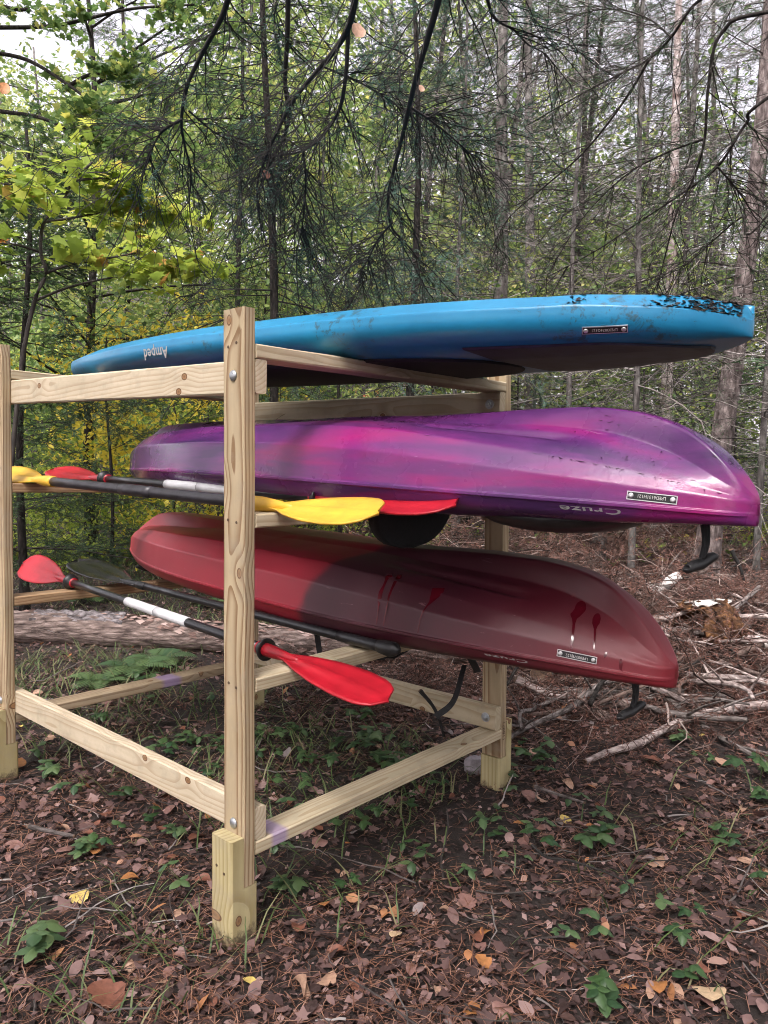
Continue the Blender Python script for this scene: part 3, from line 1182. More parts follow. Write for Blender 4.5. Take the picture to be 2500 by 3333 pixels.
def b_half(t):
    b = np.where(t < 0, 1 - np.abs(t) ** 2.1, 1 - np.abs(t) ** 3.2)
    return .432 * np.clip(b, 0, 1) ** np.where(t < 0, .80, .62)


def b_section(t):
    b = float(b_half(np.array(t)))
    th = float(np.interp(t, [-1, -.93, -.8, -.5, 0, .5, .8, .93, 1], [.060, .080, .108, .130, .138, .136, .130, .112, .066]))
    rk = float(np.interp(t, [-1, -.9, -.75, -.5, .75, .93, 1], [.062, .045, .022, .004, .0, .010, .030]))
    ch = min(.06, b * .35)
    k = th / .138
    e = float(sstep(.80, 1.0, t))
    keys = [(0, 0, 0), (.55 * b, .001, 0, 1), (.68 * b, .004 * k, 0, 1), (.80 * b, .011 * k, 0, 1), (.90 * b, .022 * k, 0, 1), (.96 * b, .037 * k, 0, 1), (.99 * b, .054 * k, 0, 1), (b, .070 * k, 0, 1), (.995 * b, .098 * k, .0025, 1),
            (.985 * b - ch, .1345 * k, .003, 2), (.62 * b, .1375 * k, 0, 2), (.3 * b, .139 * k, 0, 2), (.12 * b, .141 * k, 0, 1), (0, .141 * k, 0, 1)]
    pts = crisp(keys)
    # tail mouldings: channels either side of the keel strip
    wv = e * .016
    top = pts[:, 1] > .09 * k
    pts[top, 1] += wv * (np.cos(pts[top, 0] / max(b, .02) * 9.0) - .6) * np.clip((pts[top, 1] - .09 * k) / (.03 * k), 0, 1)
    pts[:, 1] += rk
    return pts


def b_side(t, f):
    def P(t, f):
        h = b_section(t)
        j0 = 8
        j1 = int(np.argmax(h[:, 1] - h[0, 1] > .094 * (h[:, 1].max() - h[0, 1]) / .141))
        s = np.interp(.015 + f * .08, h[j0:j1, 1] - h[0, 1], np.arange(j0, j1))
        i = int(min(s, j1 - 1.001))
        q = h[i] + (h[i + 1] - h[i]) * (s - i)
        return np.array([t * BHL, -q[0], q[1]])
    p = P(t, f)
    du = P(t + .004, f) - p
    dv = P(t, f + .05) - p
    n = unit(np.cross(du, dv))
    return p, unit(du), -n if n[1] > 0 else n


bax = unit(-RU - Z3 * .03)
bnear = unit(np.cross(bax, Z3))
bup = np.cross(bnear, bax)
board = empty('paddle_board', frame4(B_ORG, bax, -bnear, bup))
tag(board, 'sky blue stand-up paddle board lying upside down on the top rails', 'paddle board')
ts = 0.6 * np.sin(np.linspace(-1, 1, 150) * math.pi / 2) + .4 * np.linspace(-1, 1, 150)
ts[0], ts[-1] = -.9995, .9995
rings = []
for t in ts:
    h = b_section(t)
    # lumpy tail edge
    yz = np.vstack([h, h[1:-1][::-1] * np.array([-1, 1])])
    rings.append(np.column_stack([np.full(len(yz), t * BHL), yz]))
V, F = loft(np.array(rings))
mobj('hull', py_mesh('hull', V, F, M_BLUE, True), board)
M_PAD = simple_mat('dark_deck_pad', (0.006, 0.006, 0.008), 0.7, 0.4, 25, bmp=0.15)
pr = []
for t in np.linspace(-.62, .60, 60):
    b = float(b_half(np.array(t))) * .66 * max(.0, 1 - (abs(t + .01) / .611) ** 6) ** .5 + .002
    pr.append([(t * BHL, b * y_, z_ + float(b_section(t)[0, 1])) for y_, z_ in ((-1, -.001), (-.97, -.007), (0, -.008), (.97, -.007), (1, -.001), (1, .006), (0, .004), (-1, .006))])
V, F = loft(np.array(pr))
mobj('deck_pad', py_mesh('deck_pad', V, F, M_PAD), board)
M_TAILSHADE = simple_mat('navy_deck_shade', (0.016, 0.021, 0.036), 0.5, 0.7, 16, bmp=0.12)  # added dark sheet: shade under the blue tail deck put into its colour
pr = []
for t in np.linspace(.615, .945, 40):
    b = float(b_half(np.array(t))) * .80 * min(1, max(.02, 1 - ((t - .615) / .331) ** 6)) ** .5
    z0_ = [float(np.interp(y_ * b, b_section(t)[:8, 0], b_section(t)[:8, 1])) for y_ in (0, .5, .8, 1)]
    pr.append([(t * BHL, b * y_, z_) for y_, z_ in ((-1, z0_[3] - .001), (-.97, z0_[3] - .006), (-.5, z0_[1] - .007), (0, z0_[0] - .007), (.5, z0_[1] - .007), (.97, z0_[3] - .006), (1, z0_[3] - .001), (.9, z0_[3] + .006), (0, z0_[0] + .004), (-.9, z0_[3] + .006))])
V, F = loft(np.array(pr))
mobj('tail_shade_sheet', py_mesh('tail_shade_sheet', V, F, M_TAILSHADE), board)
id_plate(board, 'LPE03074G121', .842, .2, b_side)
decal('model_name', 'Amped', -.15, .55, .056, M_WHITE, board, b_side, bold=.0008, hl=BHL, slant=.15)
# wet peat and needle crumbs lying on the board's tail: one loose mass
dn = 420
dv, dt = [], []
rng = np.random.default_rng(21)
_cl = [(.905, -.285, .3), (.925, -.20, .6), (.94, -.27, .4), (.955, -.12, .8), (.965, -.20, .5), (.975, -.16, .6), (.975, -.20, .5), (.985, -.05, .5), (.93, .03, .9), (.955, -.24, .4), (.945, -.27, .2), (.80, -.33, .15)]
cl = rng.integers(0, len(_cl), dn)
P_ = []
for i in range(dn):
    t = np.clip(_cl[cl[i]][0] + rng.normal(0, .010), -.99, .990)
    y_ = _cl[cl[i]][1] + rng.normal(0, .05) * _cl[cl[i]][2]
    h = b_section(t)
    if abs(y_) > h[:, 0].max() * .985:
        y_ = -h[:, 0].max() * rng.uniform(.6, .98)
    hi = h[np.argmax(h[:, 0]):]
    z_ = np.interp(abs(y_), hi[::-1, 0], hi[::-1, 1])
    P_.append((t * BHL, y_, z_ + .001))
TV = np.array([(-.7, -.15, 0), (.1, -.35, .04), (.8, .1, .0), (0, .28, .03), (0, 0, .18)])
TT = np.array([(0, 1, 4), (1, 2, 4), (2, 3, 4), (3, 0, 4)])
V, T = scatter(TV, TT, np.array(P_), rots(dn, rng, .25), rng.uniform(.004, .015, dn))
tag(mobj('dirt_crumbs', tri_mesh('dirt_crumbs', V, T, M_DIRT), board), kind='stuff')

# ------------------------------------------------------------------ paddles
M_YEL = simple_mat('yellow_blade_plastic', (0.62, 0.36, 0.035), 0.45, 0.18, 14, bmp=0.06)
M_REDB = simple_mat('red_blade_plastic', (0.35, 0.007, 0.017), 0.42, 0.15, 14, bmp=0.05)
M_SHAFT = simple_mat('black_shaft', (0.014, 0.014, 0.016), 0.28, 0.3, 40, bmp=0.05)
M_SHAFT2 = simple_mat('scuffed_black_shaft', (0.020, 0.018, 0.022), 0.40, 0.5, 25, bmp=0.1)
M_FERR = simple_mat('pale_grey_sleeve', (0.52, 0.52, 0.53), 0.45, 0.08, 30)
M_BLADEK = simple_mat('clear_dark_blade', (0.030, 0.028, 0.030), 0.22, 0.4, 20)


def blade(name, base, d, nrm, length, width, mat, parent, spoon=.05, rib=True, thick=.005):
    """dihedral kayak blade: starts at base, runs along d, face normal nrm"""
    d = unit(d)
    nrm = unit(nrm - d * (nrm @ d))
    s = np.cross(d, nrm)

    def fn(a, b):
        prof = np.interp(a, [0, .06, .16, .3, .5, .7, .85, .93, .975, 1], [.085, .095, .14, .30, .44, .50, .475, .39, .26, .03])
        skew = .06 * a * (1 if b > 0 else -1) * width * abs(b) * .5
        off = spoon * length * (a ** 2) * 1.0
        ribh = .014 * math.exp(-(b / .22) ** 2) * (1 - a) ** .7 if rib else 0
        cup = -.035 * width * (1 - b * b)
        p = base + d * (a * length + skew) + s * (b * prof * width) + nrm * (off + ribh + cup)
        return p, nrm
    return lam_grid(np.linspace(0, 1, 22), np.linspace(-1, 1, 11), thick, fn, name, mat, parent)


def rot_about(v, d, a):
    v, d = np.asarray(v, float), unit(d)
    return v * math.cos(a) + np.cross(d, v) * math.sin(a) + d * (v @ d) * (1 - math.cos(a))


def paddle(label, A, B, mblade, mshaft, roll_a, roll_b, blen=.46, bw=.17, rings=True, sleeve=True, spoon=(.05, .05), r=.0155):
    """A -> B is the shaft between the two blade roots (B towards the camera)"""
    A, B = np.asarray(A, float), np.asarray(B, float)
    root = empty('kayak_paddle', loc=tuple((A + B) / 2))
    bpy.context.view_layer.update()
    tag(root, label, 'paddle', 'paddles resting on the rack rails')
    inv = root.matrix_world.inverted()
    d = unit(B - A)
    up = unit(Z3 - d * d[2])
    parts = [tube_obj('shaft', [A - d * .02, (A + B) / 2, B + d * .02], [r, r, r], mshaft, root, 6, 16)]
    if sleeve:
        c = A + (B - A) * .53
        for k0, k1 in ((-.225, -.002), (.002, .215)):
            parts.append(tube_obj('sleeve', [c + d * k0, c + d * (k0 + k1) / 2, c + d * k1], [r + .0022] * 3, M_FERR, root, 6, 16))
        parts.append(tube_obj('joint_ring', [c - d * .003, c, c + d * .003], [r + .0012] * 3, M_SHAFT, root, 4, 16))
    else:
        c = (A + B) / 2
        parts.append(tube_obj('joint_sleeve', [c - d * .09, c, c + d * .10], [r + .002] * 3, M_SHAFT2, root, 6, 16))
    for base, dd, rl, sp in ((A, -d, roll_a, spoon[0]), (B, d, roll_b, spoon[1])):
        n = rot_about(up, d, rl)
        neck = tube_obj('blade_neck', [base - dd * .05, base + dd * .01, base + dd * .07, base + dd * .14], [r + .0045, r + .004, r * .95, r * .45], mblade, root, 14, 14)
        parts.append(neck)
        parts.append(blade('blade', base + dd * .02, dd, n, blen, bw, mblade, root, sp))
        if rings:
            c = base - dd * .012
            rg = []
            for x_, rr in ((-.022, .019), (-.016, .021), (-.004, .0235), (.002, .029), (.006, .0335), (.010, .034), (.011, .030), (.008, .020)):
                s_ = np.cross(dd, n)
                rg.append([c - dd * .012 + dd * x_ + (n * math.cos(q) + s_ * math.sin(q)) * rr for q in np.linspace(0, 2 * math.pi, 24, endpoint=False)])
            V, F = loft(np.array(rg))
            parts.append(mobj('drip_ring', py_mesh('drip_ring', V, F, M_BLACK, True), root))
    for p_ in parts:
        p_.matrix_parent_inverse = inv
    return root


paddle('kayak paddle with yellow blades and scuffed black shaft on the middle rails', W3(1.375, .128, 1.195), W3(.085, .122, 1.156), M_YEL, M_SHAFT2, math.radians(18), math.radians(22), .43, .16, False, False, (.06, .03), .0175)
paddle('red-bladed paddle with grey sleeve lying against the purple kayak', W3(1.41, .378, 1.202), W3(-.003, .283, 1.172), M_REDB, M_SHAFT, math.radians(15), math.radians(20), .475, .15, True, True, (.06, .03))
paddle('red-bladed paddle with grey sleeve on the lowest rails nearest the camera', W3(1.575, .309, .765), W3(.139, .202, .722), M_REDB, M_SHAFT, math.radians(46), math.radians(13), .475, .142, True, True, (.05, -.05))

# single-bladed board paddle
sp_ = empty('board_paddle', loc=tuple(W3(.8, .47, .74)))
bpy.context.view_layer.update()
tag(sp_, 'all-black single-bladed board paddle between the red paddle and the red kayak', 'paddle', 'paddles resting on the rack rails')
A, B = W3(1.31, .487, .758), W3(-.075, .465, .723)
d = unit(B - A)
up = unit(Z3 - d * d[2])
pp = [tube_obj('shaft', [A, (A + B) / 2, B], [.0150, .0150, .0150], M_SHAFT, sp_, 6, 16),
      tube_obj('lower_shaft', [A - d * .02, A + d * .02, A + d * .04], [.0165, .0168, .0165], M_BLACK, sp_, 6, 16),
      tube_obj('upper_shaft', [A + (B - A) * .86, A + (B - A) * .93, B], [.0162, .0168, .0172], M_SHAFT, sp_, 6, 16),
      tube_obj('blade_neck', [A, A - d * .08, A - d * .2], [.0160, .014, .006], M_BLACK, sp_, 10, 12)]
n = rot_about(up, d, math.radians(4))
pp.append(blade('blade', A - d * .03, -d, n, .52, .20, M_BLADEK, sp_, .09))
g = unit(np.cross(d, up) * .55 + d * .8)
pp.append(tube_obj('grip', [B - d * .03 - g * .01, B - d * .01, B + d * .02, B + d * .045 + up * .002, B + d * .062], [.015, .0205, .0235, .021, .009], M_BLACK, sp_, 20, 14))
for p_ in pp:
    p_.matrix_parent_inverse = sp_.matrix_world.inverted()

# ------------------------------------------------------------------ ground
gx = np.concatenate([np.linspace(-40, -6, 40, endpoint=False), np.linspace(-6, 6, 160, endpoint=False), np.linspace(6, 40, 41)])
gy = np.concatenate([np.linspace(-30, -1, 20, endpoint=False), np.linspace(-1, 10, 180, endpoint=False), np.linspace(10, 75, 90)])
X, Y = np.meshgrid(gx, gy)
Zg = gz(X, Y)
V = np.stack([X, Y, Zg], -1).reshape(-1, 3)
nx = len(gx)
i, j = np.meshgrid(np.arange(len(gy) - 1), np.arange(nx - 1), indexing='ij')
b = i * nx + j
Q = np.stack([b, b + 1, b + nx + 1, b + nx], -1).reshape(-1, 4)
m, nt, bs = new_mat('forest_soil')
mp = coords(nt)
n1 = noise(nt, mp.outputs[0], 9, 8, 0.7)
n2 = noise(nt, mp.outputs[0], 70, 5, 0.7)
r = ramp(nt, [(0.3, (0.010, 0.007, 0.006)), (0.55, (0.026, 0.017, 0.014)), (0.75, (0.060, 0.038, 0.030))])
nt.links.new(math_n(nt, 'ADD', math_n(nt, 'MULTIPLY', n1.outputs[0], .5), math_n(nt, 'MULTIPLY', n2.outputs[0], .5)), r.inputs[0])
nt.links.new(r.outputs[0], bs.inputs['Base Color'])
bs.inputs['Roughness'].default_value = 0.9
bump(nt, bs, n2.outputs[0], 0.8, 0.02)
ground = mobj('ground', tri_mesh('ground', V, Q, m, smooth=True))
tag(ground, 'brown forest floor under the rack', kind='structure')

# ------------------------------------------------------------------ forest materials
def bark_mat(name, dark, mid, light, sc=(14, 14, 5), bmp=0.7, lichen=0.0):
    m, nt, b = new_mat(name)
    mp = coords(nt, sc)
    v = nt.nodes.new('ShaderNodeTexVoronoi')
    v.inputs['Scale'].default_value = 1.6
    nz = noise(nt, mp.outputs[0], 1.4, 5, 0.7)
    dv = nt.nodes.new('ShaderNodeVectorMath')
    dv.operation = 'ADD'
    sc_ = nt.nodes.new('ShaderNodeVectorMath')
    sc_.operation = 'SCALE'
    sc_.inputs['Scale'].default_value = 0.9
    nt.links.new(nz.outputs['Color'], sc_.inputs[0])
    nt.links.new(mp.outputs[0], dv.inputs[0])
    nt.links.new(sc_.outputs[0], dv.inputs[1])
    nt.links.new(dv.outputs[0], v.inputs['Vector'])
    n2 = noise(nt, mp.outputs[0], 3.5, 6, 0.7)
    s = math_n(nt, 'ADD', math_n(nt, 'MULTIPLY', v.outputs['Distance'], .55), math_n(nt, 'MULTIPLY', n2.outputs[0], .55))
    r = ramp(nt, [(0.25, light), (0.5, mid), (0.78, dark)])
    nt.links.new(s, r.inputs[0])
    c = r.outputs[0]
    if lichen:
        n3 = noise(nt, coords(nt, (3, 3, 3)).outputs[0], 2.0, 5, 0.7)
        lr = ramp(nt, [(0.5, (0,) * 3), (0.62, (lichen,) * 3)])
        nt.links.new(n3.outputs[0], lr.inputs[0])
        c = mixc(nt, lr.outputs[0], c, (0.34, 0.35, 0.31))
    nt.links.new(c, b.inputs['Base Color'])
    b.inputs['Roughness'].default_value = 0.9
    b.inputs['Specular IOR Level'].default_value = 0.2
    inv = math_n(nt, 'SUBTRACT', 1.0, s)
    bump(nt, b, inv, bmp, 0.03)
    return m


M_BARK = bark_mat('spruce_bark', (0.045, 0.034, 0.032), (0.15, 0.12, 0.115), (0.33, 0.28, 0.265))
M_BARK2 = bark_mat('grey_bark', (0.028, 0.025, 0.023), (0.075, 0.066, 0.063), (0.16, 0.148, 0.14), (10, 10, 4), .6, .2)
M_BARKD = bark_mat('dark_bark', (0.008, 0.007, 0.006), (0.024, 0.020, 0.018), (0.055, 0.048, 0.043), (30, 30, 10), .5)
M_BIRCH = bark_mat('birch_bark', (0.06, 0.045, 0.04), (0.55, 0.52, 0.49), (0.72, 0.70, 0.68), (5, 5, 26), .3)
M_MOTTLE = bark_mat('mottled_birch_bark', (0.07, 0.045, 0.038), (0.24, 0.20, 0.19), (0.42, 0.38, 0.37), (9, 9, 5), .4)
M_TWIG = leaf_mat('dead_grey_twig', [(0, (0.022, 0.018, 0.016)), (.45, (0.065, 0.055, 0.050)), (.75, (0.14, 0.122, 0.115)), (1, (0.34, 0.31, 0.295))], 0, .9)
M_LIMB = simple_mat('wet_dark_limb', (0.011, 0.009, 0.008), 0.9, 0.45, 25, bmp=0.3)
M_STEM = simple_mat('dark_sapling_stem', (0.035, 0.028, 0.024), 0.8, 0.4, 20)
M_NEEDLE = leaf_mat('hemlock_needles', [(0, (0.024, 0.052, 0.028)), (.5, (0.046, 0.090, 0.042)), (1, (0.085, 0.135, 0.06))], .25)
M_NEEDLE2 = leaf_mat('blue_green_needles', [(0, (0.024, 0.054, 0.042)), (.6, (0.046, 0.10, 0.072)), (1, (0.08, 0.15, 0.095))], .25)
M_RUST = leaf_mat('dead_rust_needles', [(0, (0.06, 0.026, 0.020)), (.5, (0.14, 0.062, 0.045)), (1, (0.22, 0.11, 0.085))], .15)
M_MAPLE = leaf_mat('lime_maple_leaf', [(0, (0.16, 0.23, 0.045)), (.45, (0.27, 0.35, 0.060)), (.8, (0.38, 0.43, 0.08)), (.95, (0.44, 0.41, 0.09)), (.985, (0.44, 0.24, 0.08)), (1, (0.46, 0.18, 0.07))], .5)
M_GREENL = leaf_mat('green_leaf', [(0, (0.055, 0.105, 0.036)), (.5, (0.115, 0.18, 0.056)), (.85, (0.22, 0.28, 0.08)), (1, (0.38, 0.36, 0.11))], .5)
M_FARL = leaf_mat('yellow_green_leaf', [(0, (0.10, 0.155, 0.052)), (.5, (0.20, 0.255, 0.08)), (.85, (0.34, 0.36, 0.11)), (1, (0.46, 0.37, 0.11))], .5)
M_YELL = leaf_mat('yellow_leaf', [(0, (0.44, 0.37, 0.05)), (.5, (0.66, 0.54, 0.07)), (1, (0.76, 0.66, 0.12))], .45)
M_ORNG = leaf_mat('orange_red_leaf', [(0, (0.35, 0.10, 0.05)), (1, (0.55, 0.24, 0.12))], .4)

# leaf templates ------------------------------------------------------
T_RHOMB = (np.array([(0, -.5, 0), (.34, 0, .08), (0, .5, 0), (-.34, 0, .08)]), np.array([(0, 1, 2), (0, 2, 3)]))
_mo = [(0, -.42), (.16, -.30), (.46, -.26), (.30, -.08), (.55, .16), (.30, .14), (.22, .26), (0, .60)]
_out = _mo + [(-x, y) for x, y in _mo[-2:0:-1]]
T_MAPLE = (np.array([(0, -.05, .0)] + [(x, y, -.10 * abs(x) - .12 * y * y) for x, y in _out]), np.array([(0, 1 + k, 1 + (k + 1) % len(_out)) for k in range(len(_out))]))
_ov = [(0, -.5), (.22, -.28), (.30, 0), (.2, .28), (0, .5), (-.2, .28), (-.30, 0), (-.22, -.28)]
T_OVAL = (np.array([(0, 0, .05)] + [(x, y, .12 * abs(x) - .2 * y * y) for x, y in _ov]), np.array([(0, 1 + k, 1 + (k + 1) % 8) for k in range(8)]))


def child_axes(P, idx, s, rng, spread, flat, length, K, droop=0.0, wander=0.12, outward=None):
    """branches leaving parents P[idx] at parameter s"""
    Kp = P.shape[1]
    x = s * (Kp - 1)
    i = np.minimum(x.astype(int), Kp - 2)
    f = (x - i)[:, None]
    a, b = P[idx, i], P[idx, i + 1]
    base = a + (b - a) * f
    d = b - a
    d /= np.linalg.norm(d, axis=1, keepdims=True) + 1e-9
    side = np.cross(d, np.array([0, 0, 1.0]))
    side /= np.linalg.norm(side, axis=1, keepdims=True) + 1e-6
    n = len(idx)
    sg = np.where(rng.random(n) < .5, -1.0, 1.0)[:, None]
    up = np.cross(side, d)
    ph = rng.normal(0, flat, n)[:, None]
    lat = side * sg * np.cos(ph) + up * np.sin(ph)
    sp = (spread * rng.uniform(.6, 1.3, n))[:, None]
    dr = d * np.cos(sp) + lat * np.sin(sp)
    return grow(base, dr, length, K, rng, droop, wander)


def grow(base, dr, length, K, rng, droop, wander):
    n = len(base)
    s = np.linspace(0, 1, K)[None, :, None]
    L = np.asarray(length)[:, None, None]
    w = rng.normal(0, wander, (n, 1, 3)) * s ** 2 + np.cumsum(rng.normal(0, wander * .35, (n, K, 3)), axis=1) * s
    return base[:, None, :] + L * (dr[:, None, :] * s + w - np.array([0, 0, droop]) * s ** 2)


def needles_on(P, rng, per_m, nl, nw, flat=.35, s0=0.1):
    """flat rows of needles along twigs P [N,K,3] -> V, T"""
    L = np.linalg.norm(np.diff(P, axis=1), axis=2).sum(1)
    cnt = np.maximum(1, (L * per_m).astype(int))
    idx = np.repeat(np.arange(len(P)), cnt)
    n = len(idx)
    if n == 0:
        return np.zeros((0, 3)), np.zeros((0, 3), int)
    s = rng.uniform(s0, 1, n)
    K = P.shape[1]
    x = s * (K - 1)
    i = np.minimum(x.astype(int), K - 2)
    f = (x - i)[:, None]
    a, b = P[idx, i], P[idx, i + 1]
    p = a + (b - a) * f
    d = b - a
    d /= np.linalg.norm(d, axis=1, keepdims=True) + 1e-9
    side = np.cross(d, np.array([0, 0, 1.0]))
    side /= np.linalg.norm(side, axis=1, keepdims=True) + 1e-6
    up = np.cross(side, d)
    sg = np.where(rng.random(n) < .5, -1.0, 1.0)[:, None]
    ph = rng.normal(0, flat, n)[:, None]
    lat = side * sg * np.cos(ph) + up * np.sin(ph)
    dr = d * rng.uniform(.25, .8, n)[:, None] + lat
    dr /= np.linalg.norm(dr, axis=1, keepdims=True)
    ln = (nl * rng.uniform(.6, 1.2, n))[:, None]
    w = np.cross(dr, up + rng.normal(0, .5, (n, 3)))
    w /= np.linalg.norm(w, axis=1, keepdims=True) + 1e-6
    V = np.stack([p - w * nw / 2, p + w * nw / 2, p + dr * ln], 1).reshape(-1, 3)
    return V, np.arange(3 * n).reshape(-1, 3)


def join(parts):
    Vs, Ts, o = [], [], 0
    for V, T in parts:
        if len(V) == 0:
            continue
        Vs.append(V)
        Ts.append(T + o)
        o += len(V)
    return np.vstack(Vs), np.vstack(Ts)


def trunk_mesh(name, H, r0, r1, mat, rng, lean=(0, 0), sides=14, n=26, rough=.05, bend=.08, below=.3):
    z = np.linspace(0, 1, n)
    ph = rng.uniform(0, 6.28, 4)
    cx = lean[0] * z * H + bend * np.sin(z * 5 + ph[0]) * z
    cy = lean[1] * z * H + bend * np.sin(z * 4.3 + ph[1]) * z
    rr = r0 + (r1 - r0) * z
    rr = rr * (1 + .55 * np.exp(-z * H / .16))
    rings = []
    for k in range(n):
        q = np.linspace(0, 2 * math.pi, sides, endpoint=False)
        a = rr[k] * (1 + rng.normal(0, rough, sides))
        rings.append(np.column_stack([cx[k] + a * np.cos(q), cy[k] + a * np.sin(q), np.full(sides, z[k] * H - (below if k == 0 else 0))]))
    V, F = loft(np.array(rings))
    return py_mesh(name, V, F, mat, True), lambda h: (np.interp(h, z * H, cx), np.interp(h, z * H, cy), np.interp(h, z * H, rr))


def conifer(seed, H, r0, zlo, zhi, nprim, lmax, nsec, nter, alive=.4, nl=.022, nw=.0035, per_m=170, droop=.25, rise=.1, bark=None, nmat=None, lean=(0, 0), live_from=.0, twig=None, rtw=.009, taper=.5, sec_len=.38, tsides=14):
    """meshes of one conifer: trunk, bare boughs, needles"""
    rng = np.random.default_rng(seed)
    tm, ax = trunk_mesh('trunk', H, r0, r0 * .35, bark or M_BARK, rng, lean, sides=tsides)
    h = np.sort(rng.uniform(zlo, zhi, nprim))
    a = rng.uniform(0, 2 * math.pi, nprim)
    cx, cy, cr = ax(h)
    base = np.stack([cx + np.cos(a) * cr * .6, cy + np.sin(a) * cr * .6, h], 1)
    f = (h - zlo) / (zhi - zlo)
    L = lmax * (1 - taper * f) * rng.uniform(.45, 1.1, nprim)
    dr = np.stack([np.cos(a), np.sin(a), rise + rng.normal(0, .18, nprim)], 1)
    P1 = grow(base, dr, L, 7, rng, droop, .10)
    R1 = (rtw * (L / lmax) ** .8)[:, None] * np.linspace(1, .25, 7)[None]
    idx = np.repeat(np.arange(nprim), nsec)
    s = rng.uniform(.15, 1.0, len(idx))
    P2 = child_axes(P1, idx, s, rng, .85, .35, L[idx] * sec_len * (1.15 - .6 * s) * rng.uniform(.5, 1.2, len(idx)), 5, droop * .5, .16)
    R2 = np.full((len(idx), 1), rtw * .38) * np.linspace(1, .35, 5)[None]
    idx3 = np.repeat(np.arange(len(idx)), nter)
    s3 = rng.uniform(.2, 1.0, len(idx3))
    L2 = L[idx] * sec_len
    P3 = child_axes(P2, idx3, s3, rng, .8, .35, L2[idx3] * .45 * rng.uniform(.4, 1.2, len(idx3)), 3, droop * .3, .15)
    R3 = np.full((len(idx3), 1), rtw * .2) * np.linspace(1, .5, 3)[None]
    tw = join([tubes(P1, R1, 4), tubes(P2, R2, 3), tubes(P3, R3, 3)])
    tv = np.concatenate([np.repeat(rng.random(len(P1)), 24), np.repeat(rng.random(len(P2)), 12), np.repeat(rng.random(len(P3)), 6)])
    twm = tri_mesh('boughs', tw[0], tw[1], twig or M_TWIG, tv)
    live = rng.random(nprim) < alive * np.where(f >= live_from, 1, .15)
    lv2 = live[idx]
    lv3 = lv2[idx3]
    nm = None
    if lv2.any():
        V, T = join([needles_on(P2[lv2], rng, per_m, nl, nw), needles_on(P3[lv3], rng, per_m, nl, nw)])
        nm = tri_mesh('needles', V, T, nmat or M_NEEDLE, rng.random(len(T)))
    return tm, twm, nm


def place_tree(meshes, names, x, y, rz, label, cat='tree', group=None, name='spruce_tree', scale=1.0, z=None, ndup=None):
    o = empty(name)
    o.location = (x, y, float(gz(x, y)) - .02 if z is None else z)
    o.rotation_euler = (0, 0, rz)
    if group == 'spruces deeper in the woods':
        o.rotation_euler = (math.sin(rz * 7) * .06, math.cos(rz * 5) * .06, rz)
    o.scale = (scale,) * 3
    tag(o, label, cat, group)
    for me, nm in zip(meshes, names):
        if me is None:
            continue
        c = bpy.data.objects.new(nm, me)
        link(c, o)
        if nm in ('needles', 'boughs', 'crown', 'leaves', 'dead_twigs'):
            c['kind'] = 'stuff'
    return o


CN = ('trunk', 'boughs', 'needles')


def wx(px, d):
    return (px - 1250) / FPX * d


# --- large spruce at the right
meshes = conifer(101, 7.2, .128, .9, 7.0, 62, 2.3, 8, 3, alive=.24, droop=.30, rise=.0, lean=(.085, 0), rtw=.011, bark=M_BARK, tsides=40)
place_tree(meshes, CN, wx(2300, 8.2), 8.2, 0, 'flaky-barked spruce trunk behind the bows at the right edge', name='spruce_tree')
# --- grey trunks behind the boats
specs = [(1610, 11.0, .13, M_BARK2, (.006, 0), 'dark grey spruce trunk, left of a close pair behind the blue board', 111),
         (1718, 12.5, .112, M_BARK2, (-.008, 0), 'lighter grey trunk, right of a close pair behind the blue board', 112),
         (2150, 12.0, .105, M_MOTTLE, (.012, 0), 'mottled pale trunk between the grey pair and the right edge spruce', 113)]
for px, d, r0, bk, ln, lb, sd_ in specs:
    meshes = conifer(sd_, 9.5, r0, .8, 9.3, 95, 2.1, 8, 3, alive=.28, droop=.22, rise=.05, lean=ln, rtw=.011, bark=bk, nl=.04, nw=.006, per_m=90)
    place_tree(meshes, CN, wx(px, d), d, 0, lb, name='spruce_tree')
# --- a slim spruce behind the near post
meshes = conifer(121, 7.5, .045, 1.2, 7.3, 60, 1.3, 7, 3, alive=.45, droop=.25, rtw=.008, bark=M_BARKD, nl=.03, nw=.0045, per_m=110)
place_tree(meshes, CN, wx(775, 10), 10, 0, 'slim dark spruce rising behind the top of the near post', name='spruce_tree')
# --- young dark fir at the left, behind the left post
meshes = conifer(131, 3.9, .035, .35, 3.8, 85, 1.35, 10, 4, alive=.95, droop=.10, rise=.05, rtw=.008, bark=M_BARKD, nl=.026, nw=.0050, per_m=260, twig=M_STEM)
place_tree(meshes, CN, wx(75, 6.3), 6.3, 0, 'young dark green fir behind the left post of the rack', name='fir_tree')
meshes = conifer(132, 2.5, .022, .2, 2.4, 60, 1.0, 8, 3, alive=.9, droop=.12, rise=.05, rtw=.006, bark=M_BARKD, nl=.028, nw=.0052, per_m=220, twig=M_STEM)
place_tree(meshes, CN, wx(360, 8.2), 8.2, 0, 'low fir sapling seen through the rack between the two paddle pairs', name='fir_tree')
